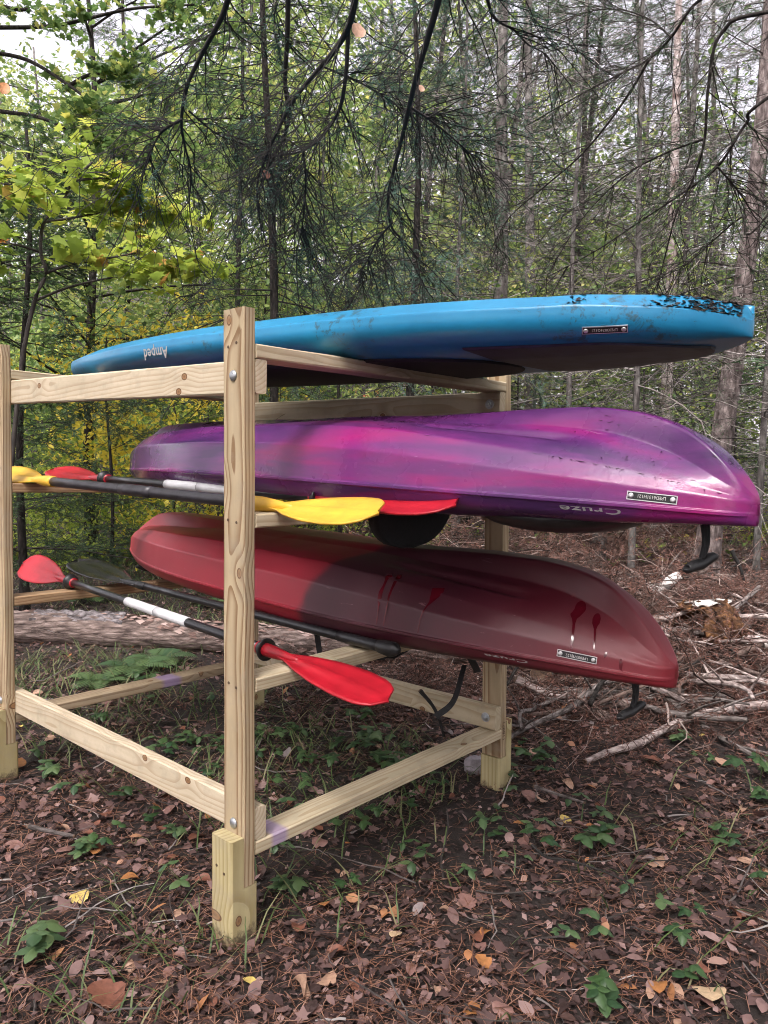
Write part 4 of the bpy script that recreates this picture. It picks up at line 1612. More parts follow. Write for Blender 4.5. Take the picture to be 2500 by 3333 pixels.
# --- hemlocks behind the rack, needles still on
meshes = conifer(141, 5.6, .05, 1.7, 5.5, 85, 1.7, 9, 4, alive=.75, droop=.38, rise=-.02, rtw=.008, bark=M_BARKD, nl=.024, nw=.0048, per_m=220, twig=M_STEM, nmat=M_NEEDLE2)
place_tree(meshes, CN, wx(1330, 7.6), 7.6, 0, 'feathery green hemlock standing behind the middle of the blue board', name='hemlock_tree')
meshes = conifer(142, 5.8, .05, 1.9, 5.7, 85, 1.6, 9, 4, alive=.55, droop=.40, rise=-.02, rtw=.008, bark=M_BARKD, nl=.024, nw=.0046, per_m=200, twig=M_LIMB, nmat=M_NEEDLE)
place_tree(meshes, CN, wx(880, 6.8), 6.8, 0, 'dark hemlock behind the near post with drooping needled sprays', name='hemlock_tree')

# --- thin dead spruce poles among the brush, thick with bare twigs
for px, d_, sd_, lb in ((1850, 8.6, 151, 'thin dead spruce pole behind the middle of the purple kayak'), (2060, 7.2, 152, 'thin twiggy dead spruce just left of the right edge trunk'), (2470, 7.4, 153, 'thin dead spruce crowded with bare twigs at the right edge'), (1480, 9.6, 154, 'thin dead spruce left of the close pair of trunks')):
    meshes = conifer(sd_, 7.0, .035, .9, 6.9, 95, 1.5, 9, 4, alive=.10, droop=.18, rise=.12, rtw=.0075, bark=M_BARK2, nl=.022, nw=.0035, per_m=130)
    place_tree(meshes, CN, wx(px, d_), d_, 0, lb, name='spruce_tree')
# --- shared conifers further back
VAR = [conifer(200 + k, 11.0, .075, .9, 10.8, 115, 2.0, 7, 3, alive=(.5, .65, .75)[k], droop=.2, rise=.05, rtw=.012, bark=(M_BARK2, M_BARKD, M_BARK2)[k], nl=.06, nw=.010, per_m=60) for k in range(3)]
rng = np.random.default_rng(5)
cspots = [(1.9, 15.5), (3.1, 14.2), (5.0, 13.6), (6.3, 15.2), (3.9, 17.0), (5.6, 18.0), (7.4, 17.5), (2.6, 18.8), (1.0, 17.2), (4.6, 20.5), (6.9, 21.0), (8.6, 20.0), (3.2, 22.5), (8.9, 15.9),
          (6.2, 11.4), (5.2, 9.6), (.4, 14.4), (-.6, 19.0), (-3.6, 17.5), (-6.4, 19.5), (1.6, 24.0), (7.6, 25.0), (10.5, 24.5), (-2.0, 24.0), (4.9, 25.5), (9.6, 12.6), (7.6, 10.4), (6.0, 16.6), (7.9, 19.0), (3.4, 19.8), (9.9, 18.2)]
for i, (x, y) in enumerate(cspots):
    place_tree(VAR[i % 3], CN, x, y, rng.uniform(0, 6.28), 'slender spruce with dead grey twigs standing deeper in the woods', group='spruces deeper in the woods', scale=rng.uniform(.85, 1.2), name='spruce_tree')


# --- broadleaf crowns
def broadleaf(seed, H, rad, zlo, nleaf, lsize, mat, tmat, r0, clumps=38, tmpl=T_RHOMB, nbr=16, tilt=.7, cl_r=.55):
    rng = np.random.default_rng(seed)
    tm, ax = trunk_mesh('trunk', H * .92, r0, r0 * .25, tmat, rng, (0, 0), sides=8, n=14, bend=.15)
    h = rng.uniform(zlo, H * .9, nbr)
    a = rng.uniform(0, 6.28, nbr)
    cx, cy, cr = ax(h)
    base = np.stack([cx, cy, h], 1)
    dr = np.stack([np.cos(a), np.sin(a), rng.uniform(.1, .7, nbr)], 1)
    prof = np.sin(np.clip((h - zlo * .6) / (H - zlo * .6), 0.05, 1) * math.pi) ** .6
    P1 = grow(base, dr, rad * prof * rng.uniform(.7, 1.1, nbr), 7, rng, .05, .12)
    R1 = np.full((nbr, 1), r0 * .28) * np.linspace(1, .2, 7)[None]
    idx = np.repeat(np.arange(nbr), 5)
    s = rng.uniform(.3, 1, len(idx))
    P2 = child_axes(P1, idx, s, rng, .7, .5, rad * .5 * rng.uniform(.4, 1, len(idx)), 5, .05, .15)
    R2 = np.full((len(idx), 1), r0 * .10) * np.linspace(1, .3, 5)[None]
    V, T = join([tubes(P1, R1, 4), tubes(P2, R2, 3)])
    bm_ = tri_mesh('boughs', V, T, tmat)
    # leaves cluster round the twig ends in flattish layers
    tips = np.vstack([P2[:, 2:].reshape(-1, 3), P1[:, 4:].reshape(-1, 3)])
    k = rng.integers(0, len(tips), nleaf)
    pos = tips[k] + rng.normal(0, 1, (nleaf, 3)) * np.array([cl_r, cl_r, cl_r * .45])
    V, T = scatter(tmpl[0], tmpl[1], pos, rots(nleaf, rng, tilt), lsize * rng.uniform(.6, 1.25, nleaf))
    var = np.repeat(np.clip(rng.random(nleaf) * .6 + rng.random(len(tips))[k] * .4, 0, 1), len(tmpl[1]))
    cm = tri_mesh('crown', V, T, mat, var)
    return tm, bm_, cm


BN = ('trunk', 'boughs', 'crown')
BV = [broadleaf(300, 13, 2.9, 2.2, 5200, .16, M_FARL, M_BARK2, .11, cl_r=.50), broadleaf(301, 12, 2.7, 1.5, 5200, .15, M_GREENL, M_BARK2, .10, cl_r=.50),
      broadleaf(302, 9, 2.4, 1.0, 5200, .13, M_FARL, M_BARK2, .07, cl_r=.45)]
fspots = [(-9.5, 20, 2), (-7.6, 17.5, 2), (-5.2, 21, 2), (-4.4, 16.2, 2), (-2.6, 19.6, 0), (-1.2, 16.8, 2), (-.2, 21.5, 0), (1.8, 20.2, 1), (-3.4, 25.5, 1), (-.8, 27, 0), (2.6, 27.5, 2), (5.2, 28.5, 0),
          (8.2, 29.5, 1), (11.4, 29, 0), (-10.8, 26, 2), (-8.4, 30, 2), (-4.2, 31, 2), (.6, 32.5, 1), (4.2, 34, 0), (9.2, 35, 2), (13.5, 33, 1), (-12.6, 32, 2), (6.4, 23.2, 2), (10.2, 22.4, 2), (-3.1, 13.6, 2), (3.6, 31, 2)]
for i, (x, y, k) in enumerate(fspots):
    place_tree(BV[k], BN, x, y, rng.uniform(0, 6.28), ('tall yellow-green broadleaf tree far back in the woods', 'tall mid-green broadleaf tree far back in the woods', 'shorter yellow-green broadleaf tree with low boughs in the woods')[k], group='broadleaf trees far back', scale=rng.uniform(.85, 1.15), name='broadleaf_tree')

MV = [broadleaf(310, 5.2, 1.5, .9, 2600, .09, M_GREENL, M_BARKD, .03, cl_r=.34, nbr=20), broadleaf(311, 4.6, 1.4, .7, 2400, .085, M_FARL, M_BARKD, .03, cl_r=.34, nbr=20)]
for i, (x, y, k, s, lb) in enumerate(((-.6, 10.8, 0, 1.0, 'young green tree standing behind the nose half of the blue board'), (.7, 12.4, 1, 1.15, 'young yellow-green tree behind the middle of the blue board'), (1.5, 14.0, 0, 1.3, 'young green tree just left of the close pair of trunks'), (-2.0, 12.2, 1, 1.1, 'young yellow-green tree behind the near post'), (2.9, 14.6, 1, 1.2, 'young pale tree between the grey pair and the mottled trunk'), (4.3, 16.2, 0, 1.5, 'young green tree behind the mottled trunk'), (5.8, 14.4, 0, 1.2, 'young green tree behind the right edge spruce'), (-3.4, 15.0, 0, 1.3, 'young green tree on the slope at the left'),
                                       (3.6, 11.2, 0, .9, 'young green tree just left of the mottled trunk'), (2.0, 11.6, 1, .85, 'small pale tree standing between the grey pair'), (5.2, 11.8, 1, 1.0, 'small yellow-green tree right of the mottled trunk'), (7.0, 13.6, 0, 1.4, 'young green tree furthest to the right'), (3.9, 18.5, 1, 1.9, 'tall pale young tree high behind the mottled trunk'), (6.2, 19.5, 0, 2.0, 'tall green young tree high behind the right edge spruce'), (1.9, 17.5, 1, 1.8, 'tall pale young tree high behind the grey pair'))):
    place_tree(MV[k], BN, x, y, i * 1.3, lb, scale=s, name='young_tree')

# --- maples at the left: a large one further back, a sapling near the rack
meshes = broadleaf(320, 8.5, 2.9, 2.0, 9000, .086, M_GREENL, M_BARKD, .07, tmpl=T_MAPLE, nbr=24, tilt=.45, cl_r=.42)
place_tree(meshes, BN, -3.6, 9.6, 0, 'tall green maple filling the upper left of the woods', name='maple_tree')


def sapling(name, label, limbs, mat, tm, seed, lsize, nleaf, spread, r0=.014, tilt=.35, tmpl=T_MAPLE, cat='tree', ground=None, petiole=.06):
    """young broadleaf built from given limb lines (first one is the stem), leaves in flat layers along the twigs"""
    rng = np.random.default_rng(seed)
    base = limbs[0][0]
    o = empty(name, loc=tuple(base))
    bpy.context.view_layer.update()
    tag(o, label, cat)
    inv = o.matrix_world.inverted()
    cents = []
    for k, lm in enumerate(limbs):
        rr = r0 if k == 0 else r0 * .55
        t = tube_obj('stem' if k == 0 else 'limb', lm, np.linspace(rr, rr * .4, len(lm)), tm, o, 30, 7)
        t.matrix_parent_inverse = inv
        C, _ = bezier_tube(lm, [1] * len(lm), 30)
        C = C[(18 if k == 0 else 8):]
        cents.append(C)
    P1 = np.array([c[np.linspace(0, len(c) - 1, 9).astype(int)] for c in cents])
    idx = np.repeat(np.arange(len(P1)), 9)
    s = rng.uniform(.0, 1, len(idx))
    P2 = child_axes(P1, idx, s, rng, .9, .25, spread * rng.uniform(.5, 1.2, len(idx)), 5, .05, .12)
    V, T = tubes(P2, np.full((len(idx), 1), .003) * np.linspace(1, .4, 5)[None], 3)
    tw = mobj('twigs', tri_mesh('twigs', V, T, tm), o)
    tw.matrix_parent_inverse = inv
    tw['kind'] = 'stuff'
    pts = P2[:, 1:].reshape(-1, 3)
    k = rng.integers(0, len(pts), nleaf)
    pos = pts[k] + rng.normal(0, 1, (nleaf, 3)) * np.array([petiole, petiole, petiole * .5])
    V, T = scatter(tmpl[0], tmpl[1], pos, rots(nleaf, rng, tilt), lsize * rng.uniform(.55, 1.2, nleaf))
    cr = mobj('crown', tri_mesh('crown', V, T, mat, np.repeat(rng.random(nleaf), len(tmpl[1]))), o)
    cr.matrix_parent_inverse = inv
    cr['kind'] = 'stuff'
    return o


def dsp(pts, d0, d1):
    """line drawn in the photograph (1659-wide reading) at depths running from d0 to d1"""
    n = len(pts)
    return [at(x * 1.5069, y * 1.5069, d0 + (d1 - d0) * k / max(1, n - 1)) for k, (x, y) in enumerate(pts)]


g0 = np.array([wx(70, 5.0) - .15, 5.0, float(gz(-2.4, 5.0)) - .05])
stem = [g0, g0 + np.array([.03, .05, .9])] + dsp([(45, 800), (75, 650), (100, 590), (88, 545), (95, 480), (135, 435), (158, 390), (200, 350)], 5.0, 4.8)
limbs = [stem, dsp([(100, 590), (150, 572), (220, 560), (300, 545), (370, 530)], 5.0, 4.7), dsp([(88, 545), (40, 530), (-40, 520), (-120, 500)], 4.95, 4.7), dsp([(95, 480), (160, 470), (240, 455), (310, 450)], 4.9, 5.3),
         dsp([(135, 435), (90, 410), (30, 400), (-60, 390)], 4.85, 4.9), dsp([(158, 390), (230, 385), (300, 400)], 4.8, 5.0), dsp([(75, 650), (150, 620), (240, 600), (330, 590), (430, 600)], 5.0, 5.6)]
sapling('maple_sapling', 'lime green maple sapling with a crooked dark stem at the left', limbs, M_MAPLE, M_STEM, 331, .110, 1000, .42, r0=.017, tilt=.45)
g1 = np.array([-4.2, 7.2, float(gz(-4.2, 7.2)) - .05])
stem = [g1, g1 + np.array([.2, 0, 1.5]), g1 + np.array([.3, -.1, 3.0])] + dsp([(-60, 60), (60, 20)], 7.0, 6.8)
limbs = [stem, dsp([(-30, 110), (60, 130), (150, 185), (230, 245), (330, 300)], 7.1, 6.4), dsp([(-30, 60), (120, 55), (280, 20), (420, 10)], 7.0, 6.3), dsp([(0, 240), (90, 255), (190, 300), (290, 340)], 7.0, 6.5), dsp([(150, 185), (200, 160), (280, 160)], 6.9, 6.8)]
sapling('maple_tree', 'green maple reaching in from the left edge above the sapling', limbs, M_GREENL, M_BARKD, 332, .078, 2000, .55, r0=.035, tilt=.55)

# --- understorey shrubs
SV = [broadleaf(340, 2.6, 1.15, .2, 3600, .080, M_YELL, M_STEM, .018, cl_r=.24, nbr=22), broadleaf(341, 2.2, 1.0, .15, 2400, .075, M_GREENL, M_STEM, .016, cl_r=.22, nbr=20),
      broadleaf(342, 1.7, .9, .12, 1800, .07, M_MAPLE, M_STEM, .014, cl_r=.22, nbr=18), broadleaf(343, 1.6, .8, .2, 420, .06, M_ORNG, M_STEM, .012, cl_r=.2, nbr=14)]
shr = [(0, wx(560, 11.2), 11.2, 1.1, 'bright yellow shrub behind the stern of the purple kayak', 'shrub'), (0, wx(700, 12.2), 12.2, 1.05, None, None), (0, wx(430, 12.4), 12.4, 1.0, None, None)]
place_tree(SV[0], BN, wx(560, 9.3), 9.3, .4, 'bright yellow shrub just behind the stern of the purple kayak', 'shrub', name='yellow_shrub', scale=1.0)
place_tree(SV[0], BN, wx(760, 12.4), 12.4, 2.1, 'yellow shrub further back, right of the brighter yellow one', 'shrub', name='yellow_shrub', scale=1.0)
for k, px, d, s in ((1, 250, 11.0, 1.0), (2, 330, 9.4, .9), (1, 120, 13.5, 1.2), (2, 640, 9.0, .75), (2, 480, 13.0, 1.2), (1, 900, 13.0, 1.0), (2, 1010, 11.5, .8), (1, 40, 9.8, 1.0), (2, 560, 15.0, 1.3), (1, 330, 16.0, 1.4), (2, 1130, 15.0, 1.2),
                    (2, 160, 8.6, .6), (1, 760, 16, 1.3), (2, 60, 15.5, 1.4), (1, 180, 18, 1.6), (2, 420, 18.5, 1.6), (2, 640, 18, 1.5), (1, 560, 21, 1.8), (2, 300, 22, 1.9), (1, 80, 22, 1.9), (2, 820, 20, 1.6), (1, 960, 18, 1.5)):
    place_tree(SV[k], BN, wx(px, d), d, rng.uniform(0, 6.28), ('', 'mid-green leafy shrub in the understorey', 'yellow-green leafy shrub in the understorey')[k], 'shrub', 'understorey shrubs', name='shrub', scale=s)
place_tree(SV[3], BN, wx(1230, 12.6), 12.6, 1.0, 'small red-orange shrub just above the middle of the blue board', 'shrub', name='red_shrub', scale=1.25)
place_tree(SV[3], BN, wx(1290, 17), 17.0, 2.0, 'pale orange shrub further back above the blue board', 'shrub', name='red_shrub', scale=1.3)
for k, px, d, s in ((2, 2130, 15.5, .7), (2, 2380, 16.5, .6), (1, 1830, 15, .55), (2, 2450, 12, .5)):
    place_tree(SV[k], BN, wx(px, d), d, rng.uniform(0, 6.28), 'low green bush on the forest floor beyond the brush', 'shrub', 'low bushes beyond the brush', name='shrub', scale=s)


# --- overhanging tree: dark drooping limbs across the top of the view
def hanging(name, label, trunk_xy, H, r0, limbs, seed, nmat, live=.35, twig_len=.34, ntw=26, nl=.020, nw=.0034, per_m=190, rbase=.0105, tmat=None):
    rng = np.random.default_rng(seed)
    x, y = trunk_xy
    o = empty(name, loc=(x, y, float(gz(x, y))))
    bpy.context.view_layer.update()
    tag(o, label, 'tree')
    inv = o.matrix_world.inverted()
    tm, ax = trunk_mesh('trunk', H, r0, r0 * .4, M_BARKD, rng, sides=16)
    mobj('trunk', tm, o)
    Ps = []
    for lm, sc_, conn in limbs:
        pts = [np.asarray(p) for p in lm]
        if conn:
            top = pts[0]
            hz = conn
            cx, cy, _ = ax(hz)
            att = np.array([x + float(cx), y + float(cy), float(gz(x, y)) + hz])
            up_ = unit(pts[0] - pts[1])
            e1 = top + up_ * .22 + np.array([0, -.05, .05])
            e2 = e1 + up_ * .25 + np.array([0, -.25, .22])
            e3 = e2 * .65 + att * .35 + np.array([0, 0, .3])
            pts = [att, att * .5 + e3 * .5 + np.array([0, 0, .1]), e3, e2, e1] + pts
        rr = np.linspace(rbase * 1.5 if conn else rbase, rbase * .28, len(pts)) * sc_
        t = tube_obj('limb', pts, rr, tmat or M_LIMB, o, 14 * len(pts), 7)
        t.matrix_parent_inverse = inv
        C, _ = bezier_tube(pts, [1] * len(pts), 40)
        k0 = int(40 * 4 / len(pts)) if conn else 2
        Ps.append(C[np.linspace(k0, 39, 13).astype(int)])
    P1 = np.array(Ps)
    # crooked wiggle is in the limb lines; twigs leave them at wide angles and hang
    idx = np.repeat(np.arange(len(P1)), ntw)
    s = rng.uniform(.02, 1, len(idx))
    P2 = child_axes(P1, idx, s, rng, .75, .9, twig_len * rng.uniform(.3, 1.5, len(idx)), 7, .35, .20)
    R2 = np.full((len(idx), 1), rbase * .30) * np.linspace(1, .4, 7)[None]
    idx3 = np.repeat(np.arange(len(idx)), 6)
    s3 = rng.uniform(.15, 1, len(idx3))
    P3 = child_axes(P2, idx3, s3, rng, .75, .6, twig_len * .45 * rng.uniform(.3, 1.3, len(idx3)), 5, .25, .18)
    R3 = np.full((len(idx3), 1), rbase * .15) * np.linspace(1, .5, 5)[None]
    V, T = join([tubes(P2, R2, 3), tubes(P3, R3, 3)])
    t = mobj('dead_twigs', tri_mesh('dead_twigs', V, T, tmat or M_LIMB), o)
    t.matrix_parent_inverse = inv
    t['kind'] = 'stuff'
    lv = rng.random(len(idx)) < live
    V, T = join([needles_on(P2[lv], rng, per_m, nl, nw), needles_on(P3[lv[idx3]], rng, per_m, nl, nw)])
    t = mobj('needles', tri_mesh('needles', V, T, nmat, rng.random(len(T))), o)
    t.matrix_parent_inverse = inv
    t['kind'] = 'stuff'
    return o


Lc = [(dsp([(492, 0), (470, 55), (440, 110), (405, 185), (392, 258), (398, 310), (412, 370), (408, 440)], 2.7, 3.3), 1.0, 4.6),
      (dsp([(392, 258), (352, 283), (330, 318), (322, 350)], 2.9, 3.1), .6, 0),
      (dsp([(622, -5), (620, 90), (616, 180), (624, 250), (612, 300), (588, 345), (572, 380), (555, 430), (566, 500)], 2.9, 3.6), .95, 5.0),
      (dsp([(768, -5), (752, 60), (722, 110), (680, 160), (635, 215), (596, 290), (572, 345), (556, 400), (560, 470)], 2.6, 3.3), 1.1, 4.8),
      (dsp([(752, 60), (748, 150), (738, 220), (722, 258), (690, 300), (655, 325), (610, 335), (540, 345)], 2.7, 3.2), .8, 0),
      (dsp([(655, 325), (660, 390), (655, 470), (648, 510)], 3.1, 3.4), .55, 0),
      (dsp([(948, -5), (925, 80), (900, 165), (884, 230), (868, 300), (850, 370), (838, 430), (846, 490), (872, 520), (905, 560)], 2.5, 3.4), 1.05, 5.2),
      (dsp([(884, 230), (930, 260), (980, 300), (1010, 330)], 2.8, 3.2), .5, 0),
      (dsp([(848, 480), (815, 520), (790, 570), (760, 600)], 3.1, 3.5), .5, 0),
      (dsp([(1052, -5), (1070, 40), (1110, 65), (1140, 95), (1180, 120), (1230, 180)], 2.9, 3.6), .7, 4.9),
      (dsp([(690, 140), (800, 190), (880, 240), (960, 250)], 3.0, 3.4), .45, 0),
      (dsp([(408, 240), (470, 290), (540, 320), (620, 390)], 3.0, 3.5), .4, 0)]
hanging('hemlock_tree', 'leaning hemlock whose bare dark limbs hang down across the top middle', (-.9, -1.4), 6.4, .15, Lc, 401, M_NEEDLE2, live=.20, ntw=28)
Lr = [(dsp([(1690, -60), (1560, -20), (1500, 10), (1450, 80), (1405, 125), (1340, 160), (1280, 190), (1200, 235), (1140, 270)], 3.6, 4.6), .95, 0),
      (dsp([(1690, 20), (1560, 70), (1530, 190), (1522, 300), (1500, 380), (1462, 460), (1440, 540), (1420, 620)], 3.6, 4.4), 1.0, 0),
      (dsp([(1690, 190), (1610, 270), (1550, 360), (1470, 420), (1380, 480), (1290, 540), (1180, 600)], 3.7, 4.8), .9, 0),
      (dsp([(1405, 125), (1340, 230), (1260, 330), (1180, 400), (1100, 470), (1060, 540)], 4.0, 5.0), .7, 0),
      (dsp([(1522, 300), (1440, 330), (1350, 380), (1260, 470), (1190, 580)], 4.0, 4.8), .6, 0),
      (dsp([(1690, 420), (1600, 470), (1540, 520), (1470, 580), (1400, 600)], 3.8, 4.6), .6, 0),
      (dsp([(1550, 360), (1600, 420), (1640, 480), (1700, 520)], 3.9, 4.2), .5, 0),
      (dsp([(1450, 80), (1400, 40), (1330, 20), (1250, 30), (1180, 60)], 3.9, 4.6), .5, 0)]
Lr = [([np.array([3.1, 3.6, 3.2 + .3 * k])] + l if k in (0, 1, 2, 5) else l, s_, 0) for k, (l, s_, _) in enumerate(Lr)]
hanging('spruce_tree', 'spruce off the right edge whose thin dead branches slant across the view', (3.15, 3.7), 6.0, .11, Lr, 402, M_NEEDLE, live=.22, ntw=22, twig_len=.42, rbase=.0105, tmat=M_BARKD)

# --- unseen trees added behind and beside the camera to shade the scene
out_v = conifer(260, 12.0, .13, 1.6, 11.8, 120, 2.6, 8, 3, alive=.9, droop=.22, rise=.05, rtw=.012, bark=M_BARK, nl=.10, nw=.017, per_m=45)
for i, (x, y, k) in enumerate([(-6.0, 1.0, 9), (-4.4, -3.0, 9), (.8, -5.4, 0), (4.6, -3.2, 9), (6.4, 1.0, 9), (5.8, 5.2, 9), (-7.0, 5.0, 0), (-1.6, -8.6, 9), (8.4, -5.0, 0), (-9.0, -2.0, 9), (3.2, -9.4, 9), (-6.4, -7.6, 9), (7.2, -9.2, 9), (9.4, 4.4, 9), (2.4, -6.6, 9), (-3.0, -6.0, 9)]):
    sc_ = rng.uniform(.95, 1.2)
    if k == 9:
        place_tree(out_v, CN, x, y, rng.uniform(0, 6.28), 'dense spruce added outside the view to shade the clearing', group='unseen spruces added for shade', scale=sc_, name='spruce_tree')
    else:
        place_tree(BV[k], BN, x, y, rng.uniform(0, 6.28), 'broadleaf tree added outside the view to shade the clearing', group='unseen trees added for shade', scale=sc_, name='broadleaf_tree')

# ------------------------------------------------------------------ litter on the floor
LITTER = leaf_mat('leaf_litter', [(0, (0.030, 0.018, 0.016)), (.3, (0.078, 0.044, 0.040)), (.6, (0.150, 0.088, 0.080)), (.8, (0.235, 0.145, 0.132)), (.93, (0.34, 0.235, 0.215)), (.965, (0.36, 0.18, 0.09)), (1, (0.38, 0.15, 0.05))], .12, .65)
NEEDL = leaf_mat('pine_needle_litter', [(0, (0.06, 0.030, 0.02)), (.5, (0.18, 0.080, 0.048)), (1, (0.30, 0.17, 0.12))], 0, .6)
GRASS = leaf_mat('grass_blades', [(0, (0.05, 0.085, 0.03)), (.6, (0.10, 0.15, 0.05)), (1, (0.24, 0.22, 0.12))], .3)
rng = np.random.default_rng(77)


def clump(x, y):
    return .5 + .25 * (np.sin(2.9 * x + 1.7 * y) + np.sin(-2.1 * x + 3.7 * y + 1.3)) * .6 + .25 * np.sin(7.1 * x - 5.3 * y + .7) * np.sin(6.1 * y + 3.3 * x) + .12 * np.sin(17 * x + 3) * np.sin(15 * y)


def wedge(n, d0, d1, p=1.0, a=.88):
    x, y = wedge0(int(n * 2.3), d0, d1, p, a)
    keep = rng.random(len(x)) < np.clip(.12 + .85 * clump(x, y), .06, 1)
    x, y = x[keep], y[keep]
    while len(x) < n:
        x, y = np.concatenate([x, x]), np.concatenate([y, y])
    return x[:n], y[:n]


def wedge0(n, d0, d1, p=1.0, a=.88):
    u = rng.random(n)
    e = 2 - p
    d = (d0 ** e + u * (d1 ** e - d0 ** e)) ** (1 / e)
    th = rng.uniform(-a, a, n)
    return d * np.sin(th), d * np.cos(th)


n = 128000
x, y = wedge(n, .8, 17, 1.35)
pos = np.stack([x, y, gz(x, y) + rng.uniform(.001, .016, n)], 1)
V1, T1 = scatter(*T_RHOMB, pos, rots(n, rng, .38), rng.uniform(.006, .026, n) * (1 + .08 * y))
v1 = np.repeat(np.where(rng.random(n) < .2, rng.uniform(.6, .95, n), rng.beta(1.0, 3.4, n)), 2)
n2 = 11500
x, y = wedge(n2, .9, 14, 1.25)
pos = np.stack([x, y, gz(x, y) + rng.uniform(.006, .024, n2)], 1)
k = n2 // 2
V2, T2 = scatter(*T_OVAL, pos[:k], rots(k, rng, .35), rng.uniform(.022, .058, k))
V3, T3 = scatter(*T_MAPLE, pos[k:], rots(n2 - k, rng, .35), rng.uniform(.022, .056, n2 - k))
v2 = np.concatenate([np.repeat(np.where(rng.random(k) < .42, rng.uniform(.62, 1, k), rng.beta(1.2, 2.8, k)), len(T_OVAL[1])), np.repeat(rng.beta(1.4, 2.2, n2 - k), len(T_MAPLE[1]))])
V, T = join([(V1, T1), (V2, T2), (V3, T3)])
tag(mobj('leaf_litter', tri_mesh('leaf_litter', V, T, LITTER, np.concatenate([v1, v2]))), 'brown leaf litter covering the forest floor', 'litter', kind='stuff')
n = 62000
x, y = wedge(n, .8, 12, 1.35)
a = rng.uniform(0, 6.28, n)
ln = rng.uniform(.03, .10, n)
z = gz(x, y) + rng.uniform(.004, .026, n)
p = np.stack([x, y, z], 1)
d = np.stack([np.cos(a), np.sin(a), rng.normal(0, .12, n)], 1) * ln[:, None]
w = np.stack([-np.sin(a), np.cos(a), np.zeros(n)], 1) * .0009 * (1 + .12 * y)[:, None]
bend = np.stack([-np.sin(a), np.cos(a), np.zeros(n)], 1) * (ln * rng.normal(0, .1, n))[:, None]
V = np.stack([p - w, p + w, p + d * .5 + w + bend, p + d * .5 - w + bend, p + d], 1).reshape(-1, 3)
o5 = (np.arange(n) * 5)[:, None, None]
T = (np.array([(0, 1, 2), (0, 2, 3), (3, 2, 4)])[None] + o5).reshape(-1, 3)
tag(mobj('pine_needles', tri_mesh('pine_needles', V, T, NEEDL, np.repeat(rng.random(n), 3))), 'rust-brown fallen pine needles strewn over the leaf litter', 'litter', kind='stuff')
# small sticks
n = 1700
x, y = wedge(n, .9, 13, 1.2)
a = rng.uniform(0, 6.28, n)
base = np.stack([x, y, gz(x, y) + rng.uniform(.006, .03, n)], 1)
P = grow(base, np.stack([np.cos(a), np.sin(a), rng.normal(0, .05, n)], 1), rng.uniform(.05, .28, n), 6, rng, .0, .16)
P[..., 2] = np.maximum(P[..., 2], gz(P[..., 0], P[..., 1]) + .004)
V, T = tubes(P, (rng.uniform(.0012, .004, n))[:, None] * np.linspace(1, .5, 6)[None], 4)
tag(mobj('fallen_twigs', tri_mesh('fallen_twigs', V, T, M_TWIG, np.repeat(rng.random(n), 20))), 'thin grey and brown fallen twigs scattered over the litter', 'twigs', kind='stuff')
# grass
gp = []
for cx_, cy_, rr_, nn_ in ((-1.75, 4.3, .75, 700), (-.9, 3.6, .7, 420), (-2.4, 4.0, .6, 350), (-.2, 3.1, .55, 350), (-1.2, 6.6, 1.6, 1600), (3.5, 13.5, 1.8, 1300), (-.35, 2.4, .5, 130), (-.75, 1.75, .4, 90), (1.3, 2.7, .5, 60), (.6, 2.2, .7, 60), (5.2, 12.0, 1.4, 700), (-2.8, 9.5, 2.5, 2200)):
    r_ = rr_ * np.sqrt(rng.random(nn_))
    q = rng.uniform(0, 6.28, nn_)
    gp.append(np.stack([cx_ + r_ * np.cos(q), cy_ + r_ * np.sin(q)], 1))
gp = np.vstack(gp)
n = len(gp)
base = np.stack([gp[:, 0], gp[:, 1], gz(gp[:, 0], gp[:, 1])], 1)
a = rng.uniform(0, 6.28, n)
ln = rng.uniform(.08, .26, n)
P = grow(base, np.stack([np.cos(a) * .6, np.sin(a) * .6, np.full(n, .8)], 1), ln, 5, rng, .45, .08)
P[..., 2] = np.maximum(P[..., 2], gz(P[..., 0], P[..., 1]) + .002)
w = np.stack([-np.sin(a), np.cos(a), np.zeros(n)], 1)[:, None, :] * (.0022 * np.array([1, 1, .8, .5, .1]))[None, :, None] * (1 + .07 * base[:, 1])[:, None, None]
V = np.stack([P - w, P + w], 2).reshape(-1, 3)
kk = np.arange(4)
Q = np.stack([kk * 2, kk * 2 + 1, kk * 2 + 3, kk * 2 + 2], -1)
Q = (Q[None] + (np.arange(n) * 10)[:, None, None]).reshape(-1, 4)
tag(mobj('grass', tri_mesh('grass', V, Q, GRASS, np.repeat(rng.random(n), 4))), 'sparse thin grass growing through the litter', 'grass', kind='stuff')

